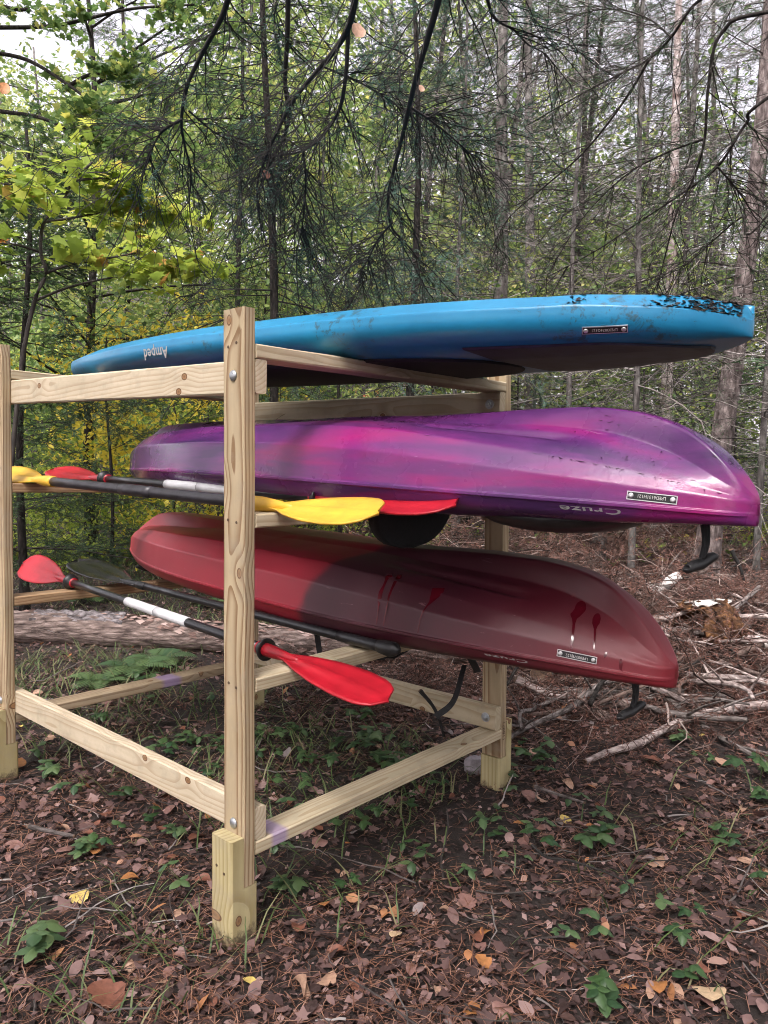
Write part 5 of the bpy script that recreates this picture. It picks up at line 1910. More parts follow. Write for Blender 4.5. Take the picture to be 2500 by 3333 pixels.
# ------------------------------------------------------------------ individual fallen leaves
def curl_leaf(name, seed, kind, mat, size, curl):
    rg = np.random.default_rng(seed)
    n_, m_ = 9, 5
    V, F = [], []
    for i in range(n_):
        f = i / (n_ - 1)
        w = {'oval': .34 * math.sin(math.pi * min(1, f * .97 + .03)) ** .7, 'birch': .44 * (math.sin(math.pi * f ** .7) ** .8) + .01,
             'maple': .5 * abs(math.sin(math.pi * f ** .8)) ** .5 * (.62 + .38 * abs(math.cos(f * 7.5))) + .01}[kind]
        for j in range(m_):
            b = (j / (m_ - 1) - .5) * 2
            bx = b * w
            V.append(((bx * math.cos(curl * bx)) * size, (f - .5 + .06 * abs(b) * (1 if kind == 'maple' else 0)) * size, (curl * .55 * bx * bx - .35 * (f - .5) ** 2 * curl * .8 + rg.normal(0, .012)) * size))
    for i in range(n_ - 1):
        for j in range(m_ - 1):
            F.append((i * m_ + j, i * m_ + j + 1, (i + 1) * m_ + j + 1, (i + 1) * m_ + j))
    s0 = len(V)
    V += [(-.012 * size, -.5 * size, 0), (.012 * size, -.5 * size, 0), (.004 * size, -.8 * size, .05 * size), (-.004 * size, -.8 * size, .05 * size)]
    F.append((s0, s0 + 1, s0 + 2, s0 + 3))
    return py_mesh(name, V, F, mat, True)


def lmat(name, c, var=.3):
    m, nt, b = new_mat(name)
    mp = coords(nt)
    n = noise(nt, mp.outputs[0], 60, 5, .7)
    r = ramp(nt, [(.3, tuple(x * (1 - var) for x in c)), (.7, tuple(min(1, x * (1 + var)) for x in c))])
    nt.links.new(n.outputs[0], r.inputs[0])
    nt.links.new(r.outputs[0], b.inputs['Base Color'])
    b.inputs['Roughness'].default_value = .6
    return m


LCOL = {'russet': lmat('russet_leaf', (.16, .060, .036)), 'tan': lmat('tan_leaf', (.33, .20, .135)), 'pinkish brown': lmat('pinkish_brown_leaf', (.20, .105, .088)), 'dark brown': lmat('dark_brown_leaf', (.070, .036, .028)),
        'orange': lmat('orange_leaf', (.33, .14, .045)), 'grey-brown': lmat('grey_brown_leaf', (.20, .165, .16)), 'yellow': lmat('pale_yellow_leaf', (.48, .36, .10)), 'cream': lmat('cream_leaf', (.50, .36, .22))}
LM = {}
for c in LCOL:
    LM[c] = [curl_leaf('leaf', 900 + k, ('oval', 'birch', 'maple')[k % 3], LCOL[c], .055, (.8, 1.6, -1.1, 2.2)[k % 4]) for k in range(4)]


def put_leaf(me, x, y, rz, tilt, s, label, group=None, dz=.018, cat='leaf', name='fallen_leaf'):
    o = mobj(name, me)
    o.location = (x, y, float(gz(x, y)) + dz)
    o.rotation_euler = (tilt[0], tilt[1], rz)
    o.scale = (s, s, s)
    return tag(o, label, cat, group)


names = ['russet', 'tan', 'pinkish brown', 'dark brown', 'orange', 'grey-brown', 'yellow']
wts = np.array([.22, .22, .30, .12, .025, .10, .015])
n = 230
x, y = wedge(n, 1.5, 4.6, .9, .48)
for k in range(n):
    c = names[rng.choice(7, p=wts / wts.sum())]
    put_leaf(LM[c][rng.integers(4)], x[k], y[k], rng.uniform(0, 6.28), (rng.normal(0, .25), rng.normal(0, .25)), rng.uniform(.55, 1.15), 'small %s fallen leaf lying among the litter' % c, '%s fallen leaves on the forest floor' % c)
for px, py, c, kd, sz, curl, rz, lb in (
        (2310, 3265, 'cream', 'birch', .088, .5, 2.9, 'large cream birch leaf at the bottom right of the floor'),
        (985, 3235, 'tan', 'oval', .085, 5.0, .55, 'rolled-up tan leaf lying near the bottom centre'),
        (350, 3270, 'russet', 'maple', .10, .8, 1.0, 'crumpled russet maple leaf at the bottom left of the floor'),
        (425, 2880, 'orange', 'birch', .062, 1.2, 2.2, 'bright orange leaf on the litter left of the near foot'),
        (640, 2745, 'russet', 'oval', .075, 1.6, 2.7, 'russet leaf tilted up behind the near foot'),
        (60, 2500, 'orange', 'birch', .075, .4, .2, 'round orange leaf leaning on the left foot'),
        (1520, 2960, 'pinkish brown', 'maple', .062, .5, .3, 'flat pinkish leaf right of centre in the foreground'),
        (815, 3228, 'yellow', 'oval', .042, .8, 1.3, 'small yellow leaf in the foreground below the near foot'),
        (1287, 3070, 'cream', 'oval', .052, .7, 2.7, 'cream oval leaf on bare soil in the foreground'),
        (1580, 3055, 'orange', 'oval', .05, 1.6, 2.6, 'curled orange leaf in the foreground right of centre'),
        (1575, 3160, 'orange', 'maple', .05, .8, .6, 'orange lobed leaf nearest the bottom right of centre'),
        (1840, 2690, 'yellow', 'oval', .06, .9, .25, 'pale yellow oval leaf on the litter below the red bow'),
        (1690, 2700, 'orange', 'birch', .045, .8, 1.8, 'small glowing orange leaf below the right rear foot'),
        (2345, 2495, 'tan', 'birch', .062, .7, .2, 'tan birch leaf beside the green plant at the right'),
        (2130, 2490, 'russet', 'maple', .09, .6, 1.4, 'broad russet leaf beside the pale curved branch'),
        (2140, 3235, 'orange', 'oval', .075, 1.4, 2.9, 'long orange leaf beside the large cream leaf'),
        (1690, 2450, 'orange', 'birch', .055, .6, 2.4, 'orange leaf standing behind the right rear foot'),
        (2010, 2270, 'tan', 'birch', .06, .8, 1.2, 'pale curled leaf caught in the brush under the red bow')):
    p = ground_at(px, py)
    put_leaf(curl_leaf('leaf', int(px + py), kd, LCOL[c], sz, curl), p[0], p[1], rz, (.25, .1), 1.0, lb, dz=.022)

# ------------------------------------------------------------------ low green plants
M_PLANT = [leaf_mat('ground_plant_green', [(0, (0.022, 0.055, 0.022)), (1, (0.065, 0.12, 0.042))], .25, .38), leaf_mat('ground_plant_pale', [(0, (0.045, 0.09, 0.042)), (1, (0.11, 0.17, 0.068))], .25, .38)]
T_TOOTH = (np.array([(0, .5, .03)] + [(.30 * math.sin(math.pi * min(1, f ** .8 * .98 + .02)) ** .9 * (1 + .14 * (k % 2)) * sg, f, -.08 * sg * sg * math.sin(math.pi * f) - .18 * f * f) for sg, fs in ((1, np.linspace(0, 1, 9)), (-1, np.linspace(.88, .12, 7))) for k, f in enumerate(fs)]),
           np.array([(0, 1 + k, 1 + (k + 1) % 16) for k in range(16)]))
PLM = []
for k in range(8):
    rg = np.random.default_rng(700 + k)
    ns = rg.integers(2, 5)
    leaves, stems = [], []
    for s in range(ns):
        a0 = rg.uniform(0, 6.28)
        h = rg.uniform(.025, .085)
        top = np.array([math.cos(a0) * .05 * rg.uniform(.3, 1.3), math.sin(a0) * .05 * rg.uniform(.3, 1.3), h])
        stems.append(top)
        nl_ = 3 if k % 3 else 5
        for j in range(nl_):
            az = a0 + (j - (nl_ - 1) / 2) * (1.5 if nl_ == 3 else 1.15)
            L = rg.uniform(.030, .058)
            tl = rg.uniform(-.3, .55)
            c_, s_ = math.cos(az), math.sin(az)
            Rz = np.array([[s_, c_, 0], [-c_, s_, 0], [0, 0, 1]])
            Rx = np.array([[1, 0, 0], [0, math.cos(-tl), math.sin(tl)], [0, math.sin(-tl), math.cos(-tl)]])
            leaves.append((T_TOOTH[0] @ (Rz @ Rx).T * L + top, T_TOOTH[1]))
    me_l = [tri_mesh('leaf', V_, T_, M_PLANT[k % 2], np.full(len(T_), rg.random()), True) for V_, T_ in leaves]
    P = np.array([np.linspace((0, 0, -.01), t_, 4) for t_ in stems])
    V_, T_ = tubes(P, np.full((len(P), 4), .0013), 3)
    PLM.append((me_l, tri_mesh('stems', V_, T_, M_STEM)))


def plant(k, x, y, rz, s, label, group=None):
    o = empty('ground_plant', loc=(x, y, float(gz(x, y)) + .004))
    o.rotation_euler = (0, 0, rz)
    o.scale = (s, s, s)
    tag(o, label, 'plant', group)
    for me in PLM[k][0]:
        link(bpy.data.objects.new('leaf', me), o)
    link(bpy.data.objects.new('stems', PLM[k][1]), o)
    return o


for k, px, py, s, lb in ((0, 2400, 2530, 1.7, 'leafy green clump beside the pale birch branch at the right'), (1, 560, 2920, 1.25, 'broad toothed plant against the left side of the near foot'), (4, 360, 2760, 1.15, 'four-leaved green sprig on the litter at the left'),
                         (2, 460, 2690, 1.3, 'bushy green plant under the lower stringer'), (3, 940, 2930, 1.1, 'green sprigs right of the near foot'), (5, 1860, 3070, .9, 'three-leaved plant in the foreground right of centre'), (1, 2100, 2985, 1.25, 'arching toothed leaves at the right foreground'),
                         (6, 1970, 3290, 1.2, 'dull green leaves at the very bottom right'), (4, 1350, 2790, .85, 'single green sprig in front of the front bottom rail'), (0, 2220, 3080, 1.0, 'small dark green plant left of the large cream leaf'), (7, 1900, 2640, 1.2, 'sprawling green plant below the red bow grip'), (2, 2210, 3190, 1.2, 'glossy green leaves just above the large cream leaf')):
    p = ground_at(px, py)
    plant(k, p[0], p[1], rng.uniform(0, 6.28), s * .74, lb)
n = 125
cen = [(.15, 2.9, .55), (-.3, 3.3, .5), (.45, 3.4, .4), (-.9, 3.2, .5), (.7, 2.2, .6), (1.4, 2.6, .5), (-.9, 2.4, .4), (-1.3, 4.2, .5), (1.7, 2.9, .5)]
for k in range(n):
    c = cen[rng.choice(9, p=[.24, .14, .12, .10, .08, .12, .05, .05, .10])]
    x_, y_ = c[0] + rng.normal(0, c[2] * .6), max(1.7, c[1] + rng.normal(0, c[2] * .55))
    plant(int(rng.integers(8)), x_, y_, rng.uniform(0, 6.28), rng.uniform(.6, 1.1), 'low toothed-leaf green plant growing through the litter', 'low green plants in the litter')


# ferns by the log
def fern(x, y, seed, s, label):
    rg = np.random.default_rng(seed)
    o = empty('fern', loc=(x, y, float(gz(x, y))))
    tag(o, label, 'fern', 'ferns beside the fallen log')
    for j in range(6):
        a = j * 1.05 + rg.uniform(-.3, .3)
        L = s * rg.uniform(.7, 1.1)
        t = np.linspace(0, 1, 16)
        C = np.stack([math.cos(a) * L * t * .8, math.sin(a) * L * t * .8, L * (.75 * t - .62 * t * t)], 1)
        V, T = [], []
        parts = [tubes(C[None], np.full((1, 16), .0018), 3)]
        parts = [(parts[0][0], np.vstack([parts[0][1][:, [0, 1, 2]], parts[0][1][:, [0, 2, 3]]]))]
        for i in range(2, 16):
            d = unit(C[i] - C[i - 1])
            sd2 = unit(np.cross(d, Z3))
            for sg in (-1, 1):
                l2 = L * .30 * math.sin(math.pi * (.15 + .8 * t[i])) * (1 if i < 15 else .4)
                tip = C[i] + (sd2 * sg + d * .35) * l2 - Z3 * l2 * .15
                w = d * L * .024
                parts.append((np.array([C[i] - w, C[i] + w, C[i] * .4 + tip * .6 + w * .9, tip, C[i] * .4 + tip * .6 - w * .9]), np.array([(0, 1, 2), (0, 2, 4), (4, 2, 3)])))
        V, T = join(parts)
        mobj('frond', tri_mesh('frond', V, T, M_PLANT[1], np.full(len(T), rg.random())), o)
    return o


for k, (px, py, s, lb) in enumerate(((440, 2190, .34, 'pale green fern in front of the fallen log'), (520, 2160, .30, 'upright yellow-green fern right beside the pale fern'), (330, 2230, .24, 'small fern in the grass nearest the left post'), (300, 1960, .34, 'fern behind the fallen log at the left'), (700, 1975, .3, 'fern behind the fallen log next to the near post'))):
    p = ground_at(px, py)
    fern(p[0], p[1], 810 + k, s, lb)

# ------------------------------------------------------------------ logs, limbs and brush
M_LOG = bark_mat('weathered_log', (0.05, 0.036, 0.032), (0.20, 0.150, 0.132), (0.40, 0.315, 0.285), (5, 26, 26), .9)
M_BPLATE = bark_mat('loose_grey_bark', (0.05, 0.042, 0.042), (0.22, 0.195, 0.20), (0.36, 0.33, 0.335), (12, 22, 22), .9)
M_ENDW = simple_mat('cut_wood_end', (0.12, 0.075, 0.05), 0.9, .5, 40, bmp=.4)
M_ROT = bark_mat('orange_rotten_wood', (0.025, 0.014, 0.010), (0.11, 0.052, 0.024), (0.32, 0.16, 0.07), (14, 14, 14), 1.0)
M_GREYW = bark_mat('grey_dead_wood', (0.055, 0.046, 0.042), (0.17, 0.145, 0.135), (0.31, 0.275, 0.26), (8, 40, 40), .6)
M_BRUSHB = simple_mat('brown_branch', (0.11, 0.075, 0.062), .9, .5, 9, bmp=.4)
M_LICHB = bark_mat('lichened_limb', (0.07, 0.05, 0.045), (0.36, 0.29, 0.27), (0.66, 0.60, 0.56), (9, 34, 34), .4)


def log_obj(name, pts, radii, mat, label, cat='log', group=None, n=40, sides=20, rough=.05, endmat=None, seed=1, parent=None):
    rg = np.random.default_rng(seed)
    C, R = bezier_tube(pts, radii, n, sides)
    V, Q = tubes(C[None], R[None], sides)
    V = V.reshape(n, sides, 3)
    g = rg.normal(0, rough, (n, sides))
    g = (g + np.roll(g, 1, 0) + np.roll(g, 1, 1) + np.roll(g, -1, 0)) / 2.2
    V = C[:, None] + (V - C[:, None]) * (1 + g)[..., None]
    F = [tuple(q) for q in Q]
    me = py_mesh(name, V.reshape(-1, 3), F, mat, True)
    o = mobj(name, me, parent)
    if label:
        tag(o, label, cat, group)
    for k, e in enumerate((0, n - 1)):
        r_ = V[e]
        cc = r_.mean(0)
        dd = unit(C[0] - C[1]) if e == 0 else unit(C[-1] - C[-2])
        Ve = list(r_) + [cc + (v - cc) * .93 + dd * .006 for v in r_] + [cc - dd * .004]
        Fe = [(j, (j + 1) % sides, sides + (j + 1) % sides, sides + j) for j in range(sides)] + [(sides + j, sides + (j + 1) % sides, 2 * sides) for j in range(sides)]
        mobj('cut_end', py_mesh('cut_end', Ve, Fe, endmat or M_ENDW), o)
    return o


def g3(x, y, dz):
    return np.array([x, y, float(gz(x, y)) + dz])


biglog = log_obj('fallen_log', [g3(-3.6, 5.55, .088), g3(-2.3, 5.33, .09), g3(-1.0, 5.15, .088), g3(.2, 4.95, .095), g3(.75, 4.86, .095)], [.115, .110, .104, .106, .104], M_LOG, 'long fallen pine log with bark peeling, behind the rack', n=90, sides=28, rough=.045, seed=31)
# loose bark plate on it


def plate(a, b):
    x_ = -2.40 + a * .66
    p = g3(x_, 5.35 - (x_ + 2.3) * .14, .09)
    ang = math.radians(32) + b * math.radians(78)
    rr = .114 + .012 * math.sin(a * 40 + b * 9) * .5 + .008 * math.sin(b * 22 + a * 5)
    edge = .05 * math.sin(a * 17) + .03 * math.sin(a * 41)
    ang += edge * (1 if b < .5 else -1)
    n_ = np.array([0.13 * 0, -math.cos(ang), math.sin(ang)])
    return p + n_ * rr, n_


pl = lam_grid(np.linspace(0, 1, 34), np.linspace(0, 1, 12), .008, plate, 'bark_plate', M_BPLATE, biglog)
rg = np.random.default_rng(37)
n = 900
xx = rg.uniform(-3.4, .7, n)
an = rg.uniform(-.5, 2.4, n)
yc = 5.36 - (xx + 2.3) * .158
nn_ = np.stack([np.zeros(n), -np.cos(an), np.sin(an)], 1)
pos = np.stack([xx, yc, gz(xx, yc) + .09], 1) + nn_ * (.106 + rg.uniform(0, .008, n))[:, None]
ex = np.tile(np.array([1.0, 0, 0]), (n, 1)) + rg.normal(0, .12, (n, 3))
ez = nn_ + rg.normal(0, .16, (n, 3))
ez /= np.linalg.norm(ez, axis=1, keepdims=True)
ex -= ez * (ex * ez).sum(1, keepdims=True)
ex /= np.linalg.norm(ex, axis=1, keepdims=True)
RR_ = np.stack([np.cross(ex, ez), ex, ez], 2)
V, T = scatter(T_RHOMB[0] * np.array([1, 1.5, .6]), T_RHOMB[1], pos, RR_, rg.uniform(.02, .065, n))
M_FLAKE = leaf_mat('bark_flakes', [(0, (.06, .036, .03)), (.5, (.20, .125, .105)), (1, (.40, .30, .27))], 0, .85)
tag(mobj('bark_flakes', tri_mesh('bark_flakes', V, T, M_FLAKE, np.repeat(rg.random(n), 2)), biglog), kind='stuff')
cutp = ground_at(1775, 2250)
log_obj('cut_log', [g3(cutp[0] - .02, cutp[1] + .03, .075), g3(cutp[0] + .10, cutp[1] + .35, .085), g3(cutp[0] + .22, cutp[1] + .70, .09)], [.062, .060, .058], M_GREYW, 'short cut log showing its dark end below the red kayak', n=18, sides=18, seed=32)
# white birch limb with stubs
bp = at(2150, 1905, 6.3)
bl = log_obj('birch_limb', [at(2055, 1962, 6.2), at(2100, 1940, 6.2), at(2150, 1912, 6.2), at(2192, 1885, 6.2), at(2212, 1872, 6.2)], [.060, .058, .046, .042, .036], M_BIRCH, 'white birch limb with two stubs lying beyond the red bow', 'branch', n=26, sides=16, rough=.04, seed=33)
log_obj('stub', [at(2110, 1940, 6.2), at(2118, 1918, 6.18), at(2126, 1895, 6.15)], [.030, .027, .024], M_BIRCH, None, n=8, sides=12, seed=34, parent=bl)
log_obj('stub', [at(2120, 1935, 6.15), at(2160, 1945, 6.1), at(2185, 1952, 6.08)], [.030, .028, .027], M_BIRCH, None, n=8, sides=12, seed=35, parent=bl)
# pale curved branch on the floor at the right
cb = [ground_at(1905, 2488), ground_at(1985, 2462), ground_at(2080, 2440), ground_at(2180, 2395), ground_at(2270, 2368), ground_at(2400, 2352), ground_at(2540, 2348)]
cb = [c + Z3 * h for c, h in zip(cb, (.012, .02, .03, .045, .055, .07, .09))]
cbo = log_obj('curved_branch', cb, [.011, .015, .017, .018, .018, .02, .02], M_LICHB, 'pale lichened branch curving along the floor at the right', 'branch', n=50, sides=12, rough=.08, seed=36)
# other sticks: (pixel points, depths, radii, material, label)
sticks = [([(1680, 2212), (1780, 2258), (1880, 2285), (1990, 2325), (2060, 2355), (2150, 2375)], (4.05, 3.9), (.020, .013), M_LICHB, 'long thin stick running under the red bow grip'),
          ([(1790, 2290), (1900, 2345), (2040, 2362), (2150, 2360), (2215, 2345)], (4.1, 4.1), (.035, .042), M_GREYW, 'dark grey fallen limb half buried behind the red bow grip'),
          ([(2180, 2168), (2280, 2168), (2380, 2158), (2480, 2100)], (4.9, 5.0), (.022, .012), M_GREYW, 'bent grey branch pointing right from the tip of the red kayak'),
          ([(2190, 2150), (2260, 2105), (2330, 2063)], (4.8, 5.0), (.013, .010), M_GREYW, 'straight grey stick rising from the tip of the red kayak'),
          ([(2160, 2060), (2190, 2065), (2222, 2072)], (5.0, 5.0), (.013, .008), M_LICHB, 'short pale stick just above the tip of the red kayak'),
          ([(2260, 2280), (2320, 2320), (2400, 2350), (2500, 2395)], (4.1, 3.9), (.026, .032), M_GREYW, 'thick mottled limb crossing above the pale curved branch'),
          ([(2150, 2372), (2300, 2385), (2420, 2390), (2540, 2392)], (3.75, 3.8), (.010, .009), M_GREYW, 'thin grey stick lying along under the pale curved branch'),
          ([(2420, 2120), (2460, 2130), (2520, 2145)], (5.2, 5.2), (.03, .03), M_BIRCH, 'whitish broken limb at the right edge of the brush'),
          ([(2380, 1790), (2410, 1850), (2430, 1920)], (6.0, 6.0), (.016, .008), M_LIMB, 'short dark upright snag beside the purple bow grip'),
          ([(2270, 2000), (2400, 1935), (2520, 1945)], (8.0, 8.3), (.07, .06), M_LOG, 'peeled reddish log lying in front of the right edge spruce'),
          ([(1740, 2560), (1830, 2590), (1900, 2612)], (2.9, 2.8), (.006, .004), M_GREYW, 'thin brown stick on the litter in front of the right rear foot'),
          ([(1730, 2750), (1780, 2790), (1850, 2800), (1960, 2835), (2060, 2880)], (2.35, 2.2), (.0045, .002), M_LIMB, 'dark wiry twig lying on the litter at the right foreground'),
          ([(95, 2690), (160, 2705), (240, 2722)], (2.55, 2.5), (.008, .006), M_GREYW, 'short brown stick on the litter at the far left'),
          ([(1370, 2250), (1410, 2300), (1432, 2350), (1445, 2400)], (3.15, 3.0), (.008, .005), M_LIMB, 'crooked brown stick behind the front bottom rail'),
          ([(60, 1835), (90, 1700), (80, 1560), (70, 1480)], (6.0, 6.0), (.02, .015), M_BARKD, 'thin dark dead stem beside the left post')]
for k, (pp_, dd, rr, mt, lb) in enumerate(sticks[:-1]):
    pts = [at(px, py, dd[0] + (dd[1] - dd[0]) * j / (len(pp_) - 1)) for j, (px, py) in enumerate(pp_)]
    for p in pts:
        p[2] = max(p[2], float(gz(p[0], p[1])) + rr[1] * .6)
    log_obj('stick' if rr[0] < .025 else 'limb', pts, list(np.linspace(rr[0], rr[1], len(pts))), mt, lb, 'branch', n=24, sides=10, rough=.08, seed=50 + k)
# a scatter of grey branches lying in the brush
rg = np.random.default_rng(45)
BRM = []
for k in range(7):
    L = (.7, 1.1, .9, 1.4, .6, 1.2, .8)[k]
    pts = [np.array([L * f, .10 * L * math.sin(f * 3 + k) + rg.normal(0, .02), .03 * math.sin(f * 5 + k)]) for f in np.linspace(-.5, .5, 6)]
    r_ = (.015, .021, .011, .024, .014, .017, .026)[k]
    C, R = bezier_tube(pts, list(np.linspace(r_, r_ * .45, 6)), 22)
    R = R * (1 + rg.normal(0, .06, 22))
    V, Q = tubes(C[None], R[None], 8)
    F = [tuple(q) for q in Q] + [tuple(range(7, -1, -1)), tuple(21 * 8 + j for j in range(8))]
    m_ = py_mesh('branch', V, F, (M_GREYW, M_LICHB, M_BARKD, M_GREYW, M_LICHB, M_BRUSHB, M_LOG)[k], True)
    side_ = []
    for s_ in range(4):
        i_ = int(rg.integers(4, 20))
        a_ = rg.uniform(0, 6.28)
        l_ = L * rg.uniform(.15, .35)
        dv_ = unit(np.array([.7, math.cos(a_), abs(math.sin(a_)) * .6]))
        side_.append(np.array([C[i_] + dv_ * l_ * q + np.array([0, 0, -.1 * l_ * q * q]) for q in np.linspace(0, 1, 5)]))
    V, Q = tubes(np.array(side_), np.full((4, 1), r_ * .35) * np.linspace(1, .3, 5)[None], 5)
    BRM.append((m_, tri_mesh('side_twigs', V, Q, m_.materials[0])))
for k in range(56):
    x_, y_ = rg.uniform(.75, 3.0), 3.75 + 3.6 * rg.random() ** 1.5
    if x_ > y_ * .52:
        x_ = y_ * rg.uniform(.15, .5)
    o_ = mobj('fallen_branch', BRM[k % 7][0])
    o_.location = (x_, y_, float(gz(x_, y_)) + rg.uniform(.05, .34) * min(1, (y_ - 3.4) / 1.5))
    o_.rotation_euler = (rg.normal(0, .3), rg.normal(0, .12), rg.uniform(0, 6.28))
    o_.scale = (rg.uniform(.7, 1.2),) * 3
    tag(o_, ('grey', 'pale lichened', 'thin dark', 'stout grey', 'short pale', 'brown', 'thick peeled')[k % 7] + ' fallen branch among the brush behind the rack', 'branch', 'fallen branches in the brush')
    link(bpy.data.objects.new('side_twigs', BRM[k % 7][1]), o_)['kind'] = 'stuff'
# rotten hollow log, torn open
rp = ground_at(2290, 2150)


def rot_shell(a, b):
    ang = math.radians(-25) + b * math.radians(215)
    rr = .14 + .012 * math.sin(b * 21 + a * 6) + .015 * math.sin(a * 11)
    x_ = (a - .5) * (.34 + .05 * math.sin(b * 13))
    n_ = np.array([0, -math.cos(ang), math.sin(ang)])
    p = np.array([x_, 0, 0]) + n_ * rr
    c_, s_ = math.cos(.5), math.sin(.5)
    Rz = np.array([[c_, -s_, 0], [s_, c_, 0], [0, 0, 1]])
    return rp + np.array([.02, .0, .20]) + Rz @ p, Rz @ n_


rot = empty('rotten_log', loc=tuple(rp))
bpy.context.view_layer.update()
tag(rot, 'hollow rotten log with torn orange wood beside the red bow', 'log')
o = lam_grid(np.linspace(0, 1, 26), np.linspace(0, 1, 26), .022, rot_shell, 'shell', M_ROT, rot)
o.matrix_parent_inverse = rot.matrix_world.inverted()
rg = np.random.default_rng(61)
n = 260
pos = np.array([rot_shell(rg.random(), rg.random() ** .8)[0] for _ in range(n)]) + rg.normal(0, .012, (n, 3))
V, T = scatter(*T_OVAL, pos, rots(n, rg, .8), rg.uniform(.02, .05, n))
o = mobj('wood_flakes', tri_mesh('wood_flakes', V, T, M_ROT), rot)
o.matrix_parent_inverse = rot.matrix_world.inverted()
o['kind'] = 'stuff'


def bplate2(a, b):
    ang = math.radians(70) + b * math.radians(60)
    rr = .165 + .01 * math.sin(a * 14 + b * 5)
    c_, s_ = math.cos(.5), math.sin(.5)
    Rz = np.array([[c_, -s_, 0], [s_, c_, 0], [0, 0, 1]])
    n_ = np.array([0, -math.cos(ang), math.sin(ang)])
    return rp + np.array([.02, .0, .20]) + Rz @ (np.array([(a - .55) * (.30 + .06 * math.sin(b * 17)), 0, 0]) + n_ * rr), Rz @ n_


o = lam_grid(np.linspace(0, 1, 20), np.linspace(0, 1, 10), .006, bplate2, 'bark_plate', M_BIRCH, rot)
o.matrix_parent_inverse = rot.matrix_world.inverted()
# stumps / dead trunks under the purple bow
for px, d, r_, lb in ((1945, 8.6, .085, 'dark stump of a dead trunk below the purple bow'), (1880, 9.2, .05, 'slim dead stem left of the dark stump'), (1480, 8.8, .05, 'short dead stem behind the seat of the purple kayak')):
    x_ = wx(px, d)
    log_obj('dead_trunk', [g3(x_, d, -.05), g3(x_ + .02, d, .5), g3(x_ + .03, d, 1.05)], [r_ * 1.3, r_, r_ * .9], M_BARK2, lb, 'stump', n=16, sides=14, seed=int(px))
# pale stone by the right rear foot
sp = ground_at(1545, 2515)
rg = np.random.default_rng(9)
rings = []
for f in np.linspace(-1, 1, 9):
    c_ = math.sqrt(max(0.02, 1 - abs(f) ** 3))
    rings.append([sp + np.array([.045 * c_ * math.cos(q) * (1 + rg.normal(0, .05)), .03 * c_ * math.sin(q) * (1 + rg.normal(0, .05)), .030 + .042 * f]) for q in np.linspace(0, 6.283, 12, endpoint=False)])
V, F = loft(np.array(rings))
tag(mobj('stone', py_mesh('stone', V, F, simple_mat('pale_stone', (.30, .27, .29), .85, .3, 40, bmp=.5))), 'pale rough stone beside the right rear foot', 'stone')

# brush: heaps of dead boughs with rust needles
M_BRUSH = leaf_mat('brown_dead_twig', [(0, (.016, .010, .008)), (.5, (.060, .036, .029)), (.85, (.13, .085, .07)), (1, (.36, .29, .26))], 0, .9)
rg = np.random.default_rng(88)
heaps = [(1.4, 5.6, 1.0, .45, .30), (2.6, 5.5, .9, .45, .28), (1.6, 4.6, .8, .3, .12), (1.9, 6.6, 1.1, .9, .32), (3.0, 6.2, 1.0, .8, .25), (.6, 6.4, .9, .8, .30), (1.2, 8.2, 1.0, .8, .75), (2.2, 8.8, .9, .7, .85), (3.3, 9.4, 1.0, .6, .6), (-.1, 7.0, .9, .7, .30), (3.4, 4.7, .8, .6, .08), (1.1, 4.1, .5, .25, .05), (.3, 5.7, .6, .3, .2), (2.0, 3.9, .7, .25, .03), (.1, 4.2, .45, .3, .06)]
P1s, L1s = [], []
for hx, hy, rx, ry, hh in heaps:
    n = int(150 * rx)
    x_ = hx + rg.normal(0, rx * .55, n)
    y_ = hy + rg.normal(0, ry * .6, n)
    a = rg.uniform(0, 6.28, n)
    L = rg.uniform(.25, .8, n)
    base = np.stack([x_, y_, gz(x_, y_) + rg.uniform(.02, 1, n) * hh], 1)
    P1s.append(grow(base, np.stack([np.cos(a), np.sin(a), rg.normal(.05, .22, n)], 1), L, 8, rg, .15, .2))
    L1s.append(L)
P1 = np.vstack(P1s)
L1 = np.concatenate(L1s)
P1[..., 2] = np.maximum(P1[..., 2], gz(P1[..., 0], P1[..., 1]) + .01)
idx = np.repeat(np.arange(len(P1)), 7)
s = rg.uniform(.15, 1, len(idx))
P2 = child_axes(P1, idx, s, rg, .8, .5, L1[idx] * .35 * rg.uniform(.4, 1.2, len(idx)), 5, .12, .16)
P2[..., 2] = np.maximum(P2[..., 2], gz(P2[..., 0], P2[..., 1]) + .008)
idx3 = np.repeat(np.arange(len(P2)), 2)
P3 = child_axes(P2, idx3, rg.uniform(.2, 1, len(idx3)), rg, .8, .5, rg.uniform(.04, .14, len(idx3)), 4, .1, .16)
P3[..., 2] = np.maximum(P3[..., 2], gz(P3[..., 0], P3[..., 1]) + .006)
V, T = join([tubes(P1, (.003 + .007 * rg.random(len(P1)) ** 2)[:, None] * np.linspace(1, .3, 8)[None], 4), tubes(P2, np.full((len(P2), 1), .0024) * np.linspace(1, .4, 5)[None], 3), tubes(P3, np.full((len(P3), 1), .0015) * np.linspace(1, .5, 4)[None], 3)])
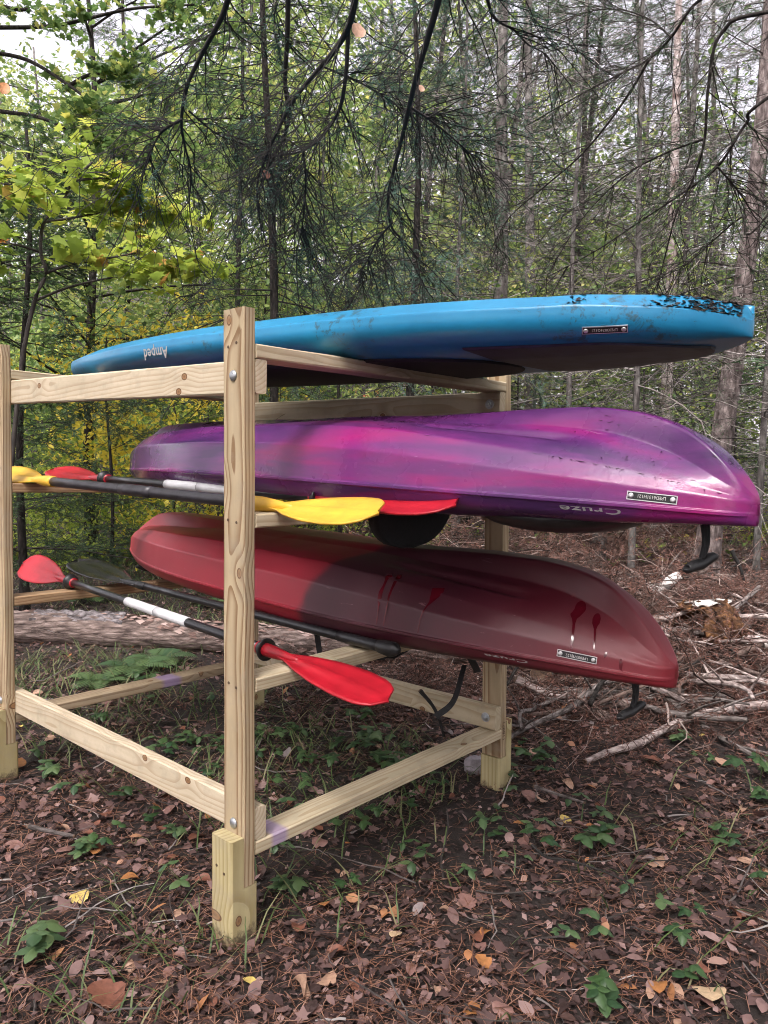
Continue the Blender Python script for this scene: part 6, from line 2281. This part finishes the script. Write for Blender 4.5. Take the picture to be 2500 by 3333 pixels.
tag(mobj('brush_pile', tri_mesh('brush_pile', V, T, M_BRUSH, np.concatenate([np.repeat(rg.random(len(P1)), 28), np.repeat(rg.random(len(P2)), 12), np.repeat(rg.random(len(P3)), 9)]))), 'heaps of dead grey boughs and twigs behind the rack', 'brush', kind='stuff')
lv = rg.random(len(P2)) < .6
V, T = join([needles_on(P2[lv], rg, 110, .03, .0045, .9), needles_on(P3[lv[idx3]], rg, 110, .03, .0045, .9)])
tag(mobj('dead_needles', tri_mesh('dead_needles', V, T, M_RUST, rg.random(len(T)))), 'rust-brown dead needles clinging to the brush behind the rack', 'needles', kind='stuff')

# far undergrowth on the slope: leafy ground cover nobody could count
rg = np.random.default_rng(99)
n = 26000
y_ = rg.uniform(9, 40, n)
x_ = rg.uniform(-.62, .5, n) * y_ + rg.normal(0, .5, n)
keep = (x_ < .10 * y_) | (rg.random(n) < .35)
x_, y_ = x_[keep], y_[keep]
n = len(x_)
V, T = scatter(*T_RHOMB, np.stack([x_, y_, gz(x_, y_) + rg.uniform(.02, .30, n) * rg.random(n)], 1), rots(n, rg, .6), rg.uniform(.06, .15, n))
M_COVER = leaf_mat('ground_cover', [(0, (.06, .035, .028)), (.45, (.15, .095, .075)), (.5, (.06, .11, .03)), (.85, (.18, .24, .05)), (1, (.45, .34, .05))], .3)
tag(mobj('undergrowth', tri_mesh('undergrowth', V, T, M_COVER, np.repeat(rg.random(n), 2))), 'leafy undergrowth and litter on the slope behind the rack', 'undergrowth', kind='stuff')

# dead leaves caught in the hanging twigs
for px, py, dd, c, sz, lb in ((1167, 96, 2.55, 'tan', .062, 'brown leaf caught in the hanging twigs at the top middle'), (14, 285, 4.0, 'orange', .075, 'orange leaf caught at the upper left edge'), (866, 566, 3.2, 'russet', .045, 'small russet leaf caught among the hanging limbs'), (1372, 286, 2.9, 'tan', .032, 'small curled tan leaf on the rightmost thick hanging limb')):
    p = at(px, py, dd)
    o_ = mobj('caught_leaf', curl_leaf('leaf', px, 'birch', LCOL[c], sz, 1.0))
    o_.location = tuple(p)
    o_.rotation_euler = (1.25, .3, .4)
    tag(o_, lb, 'leaf')
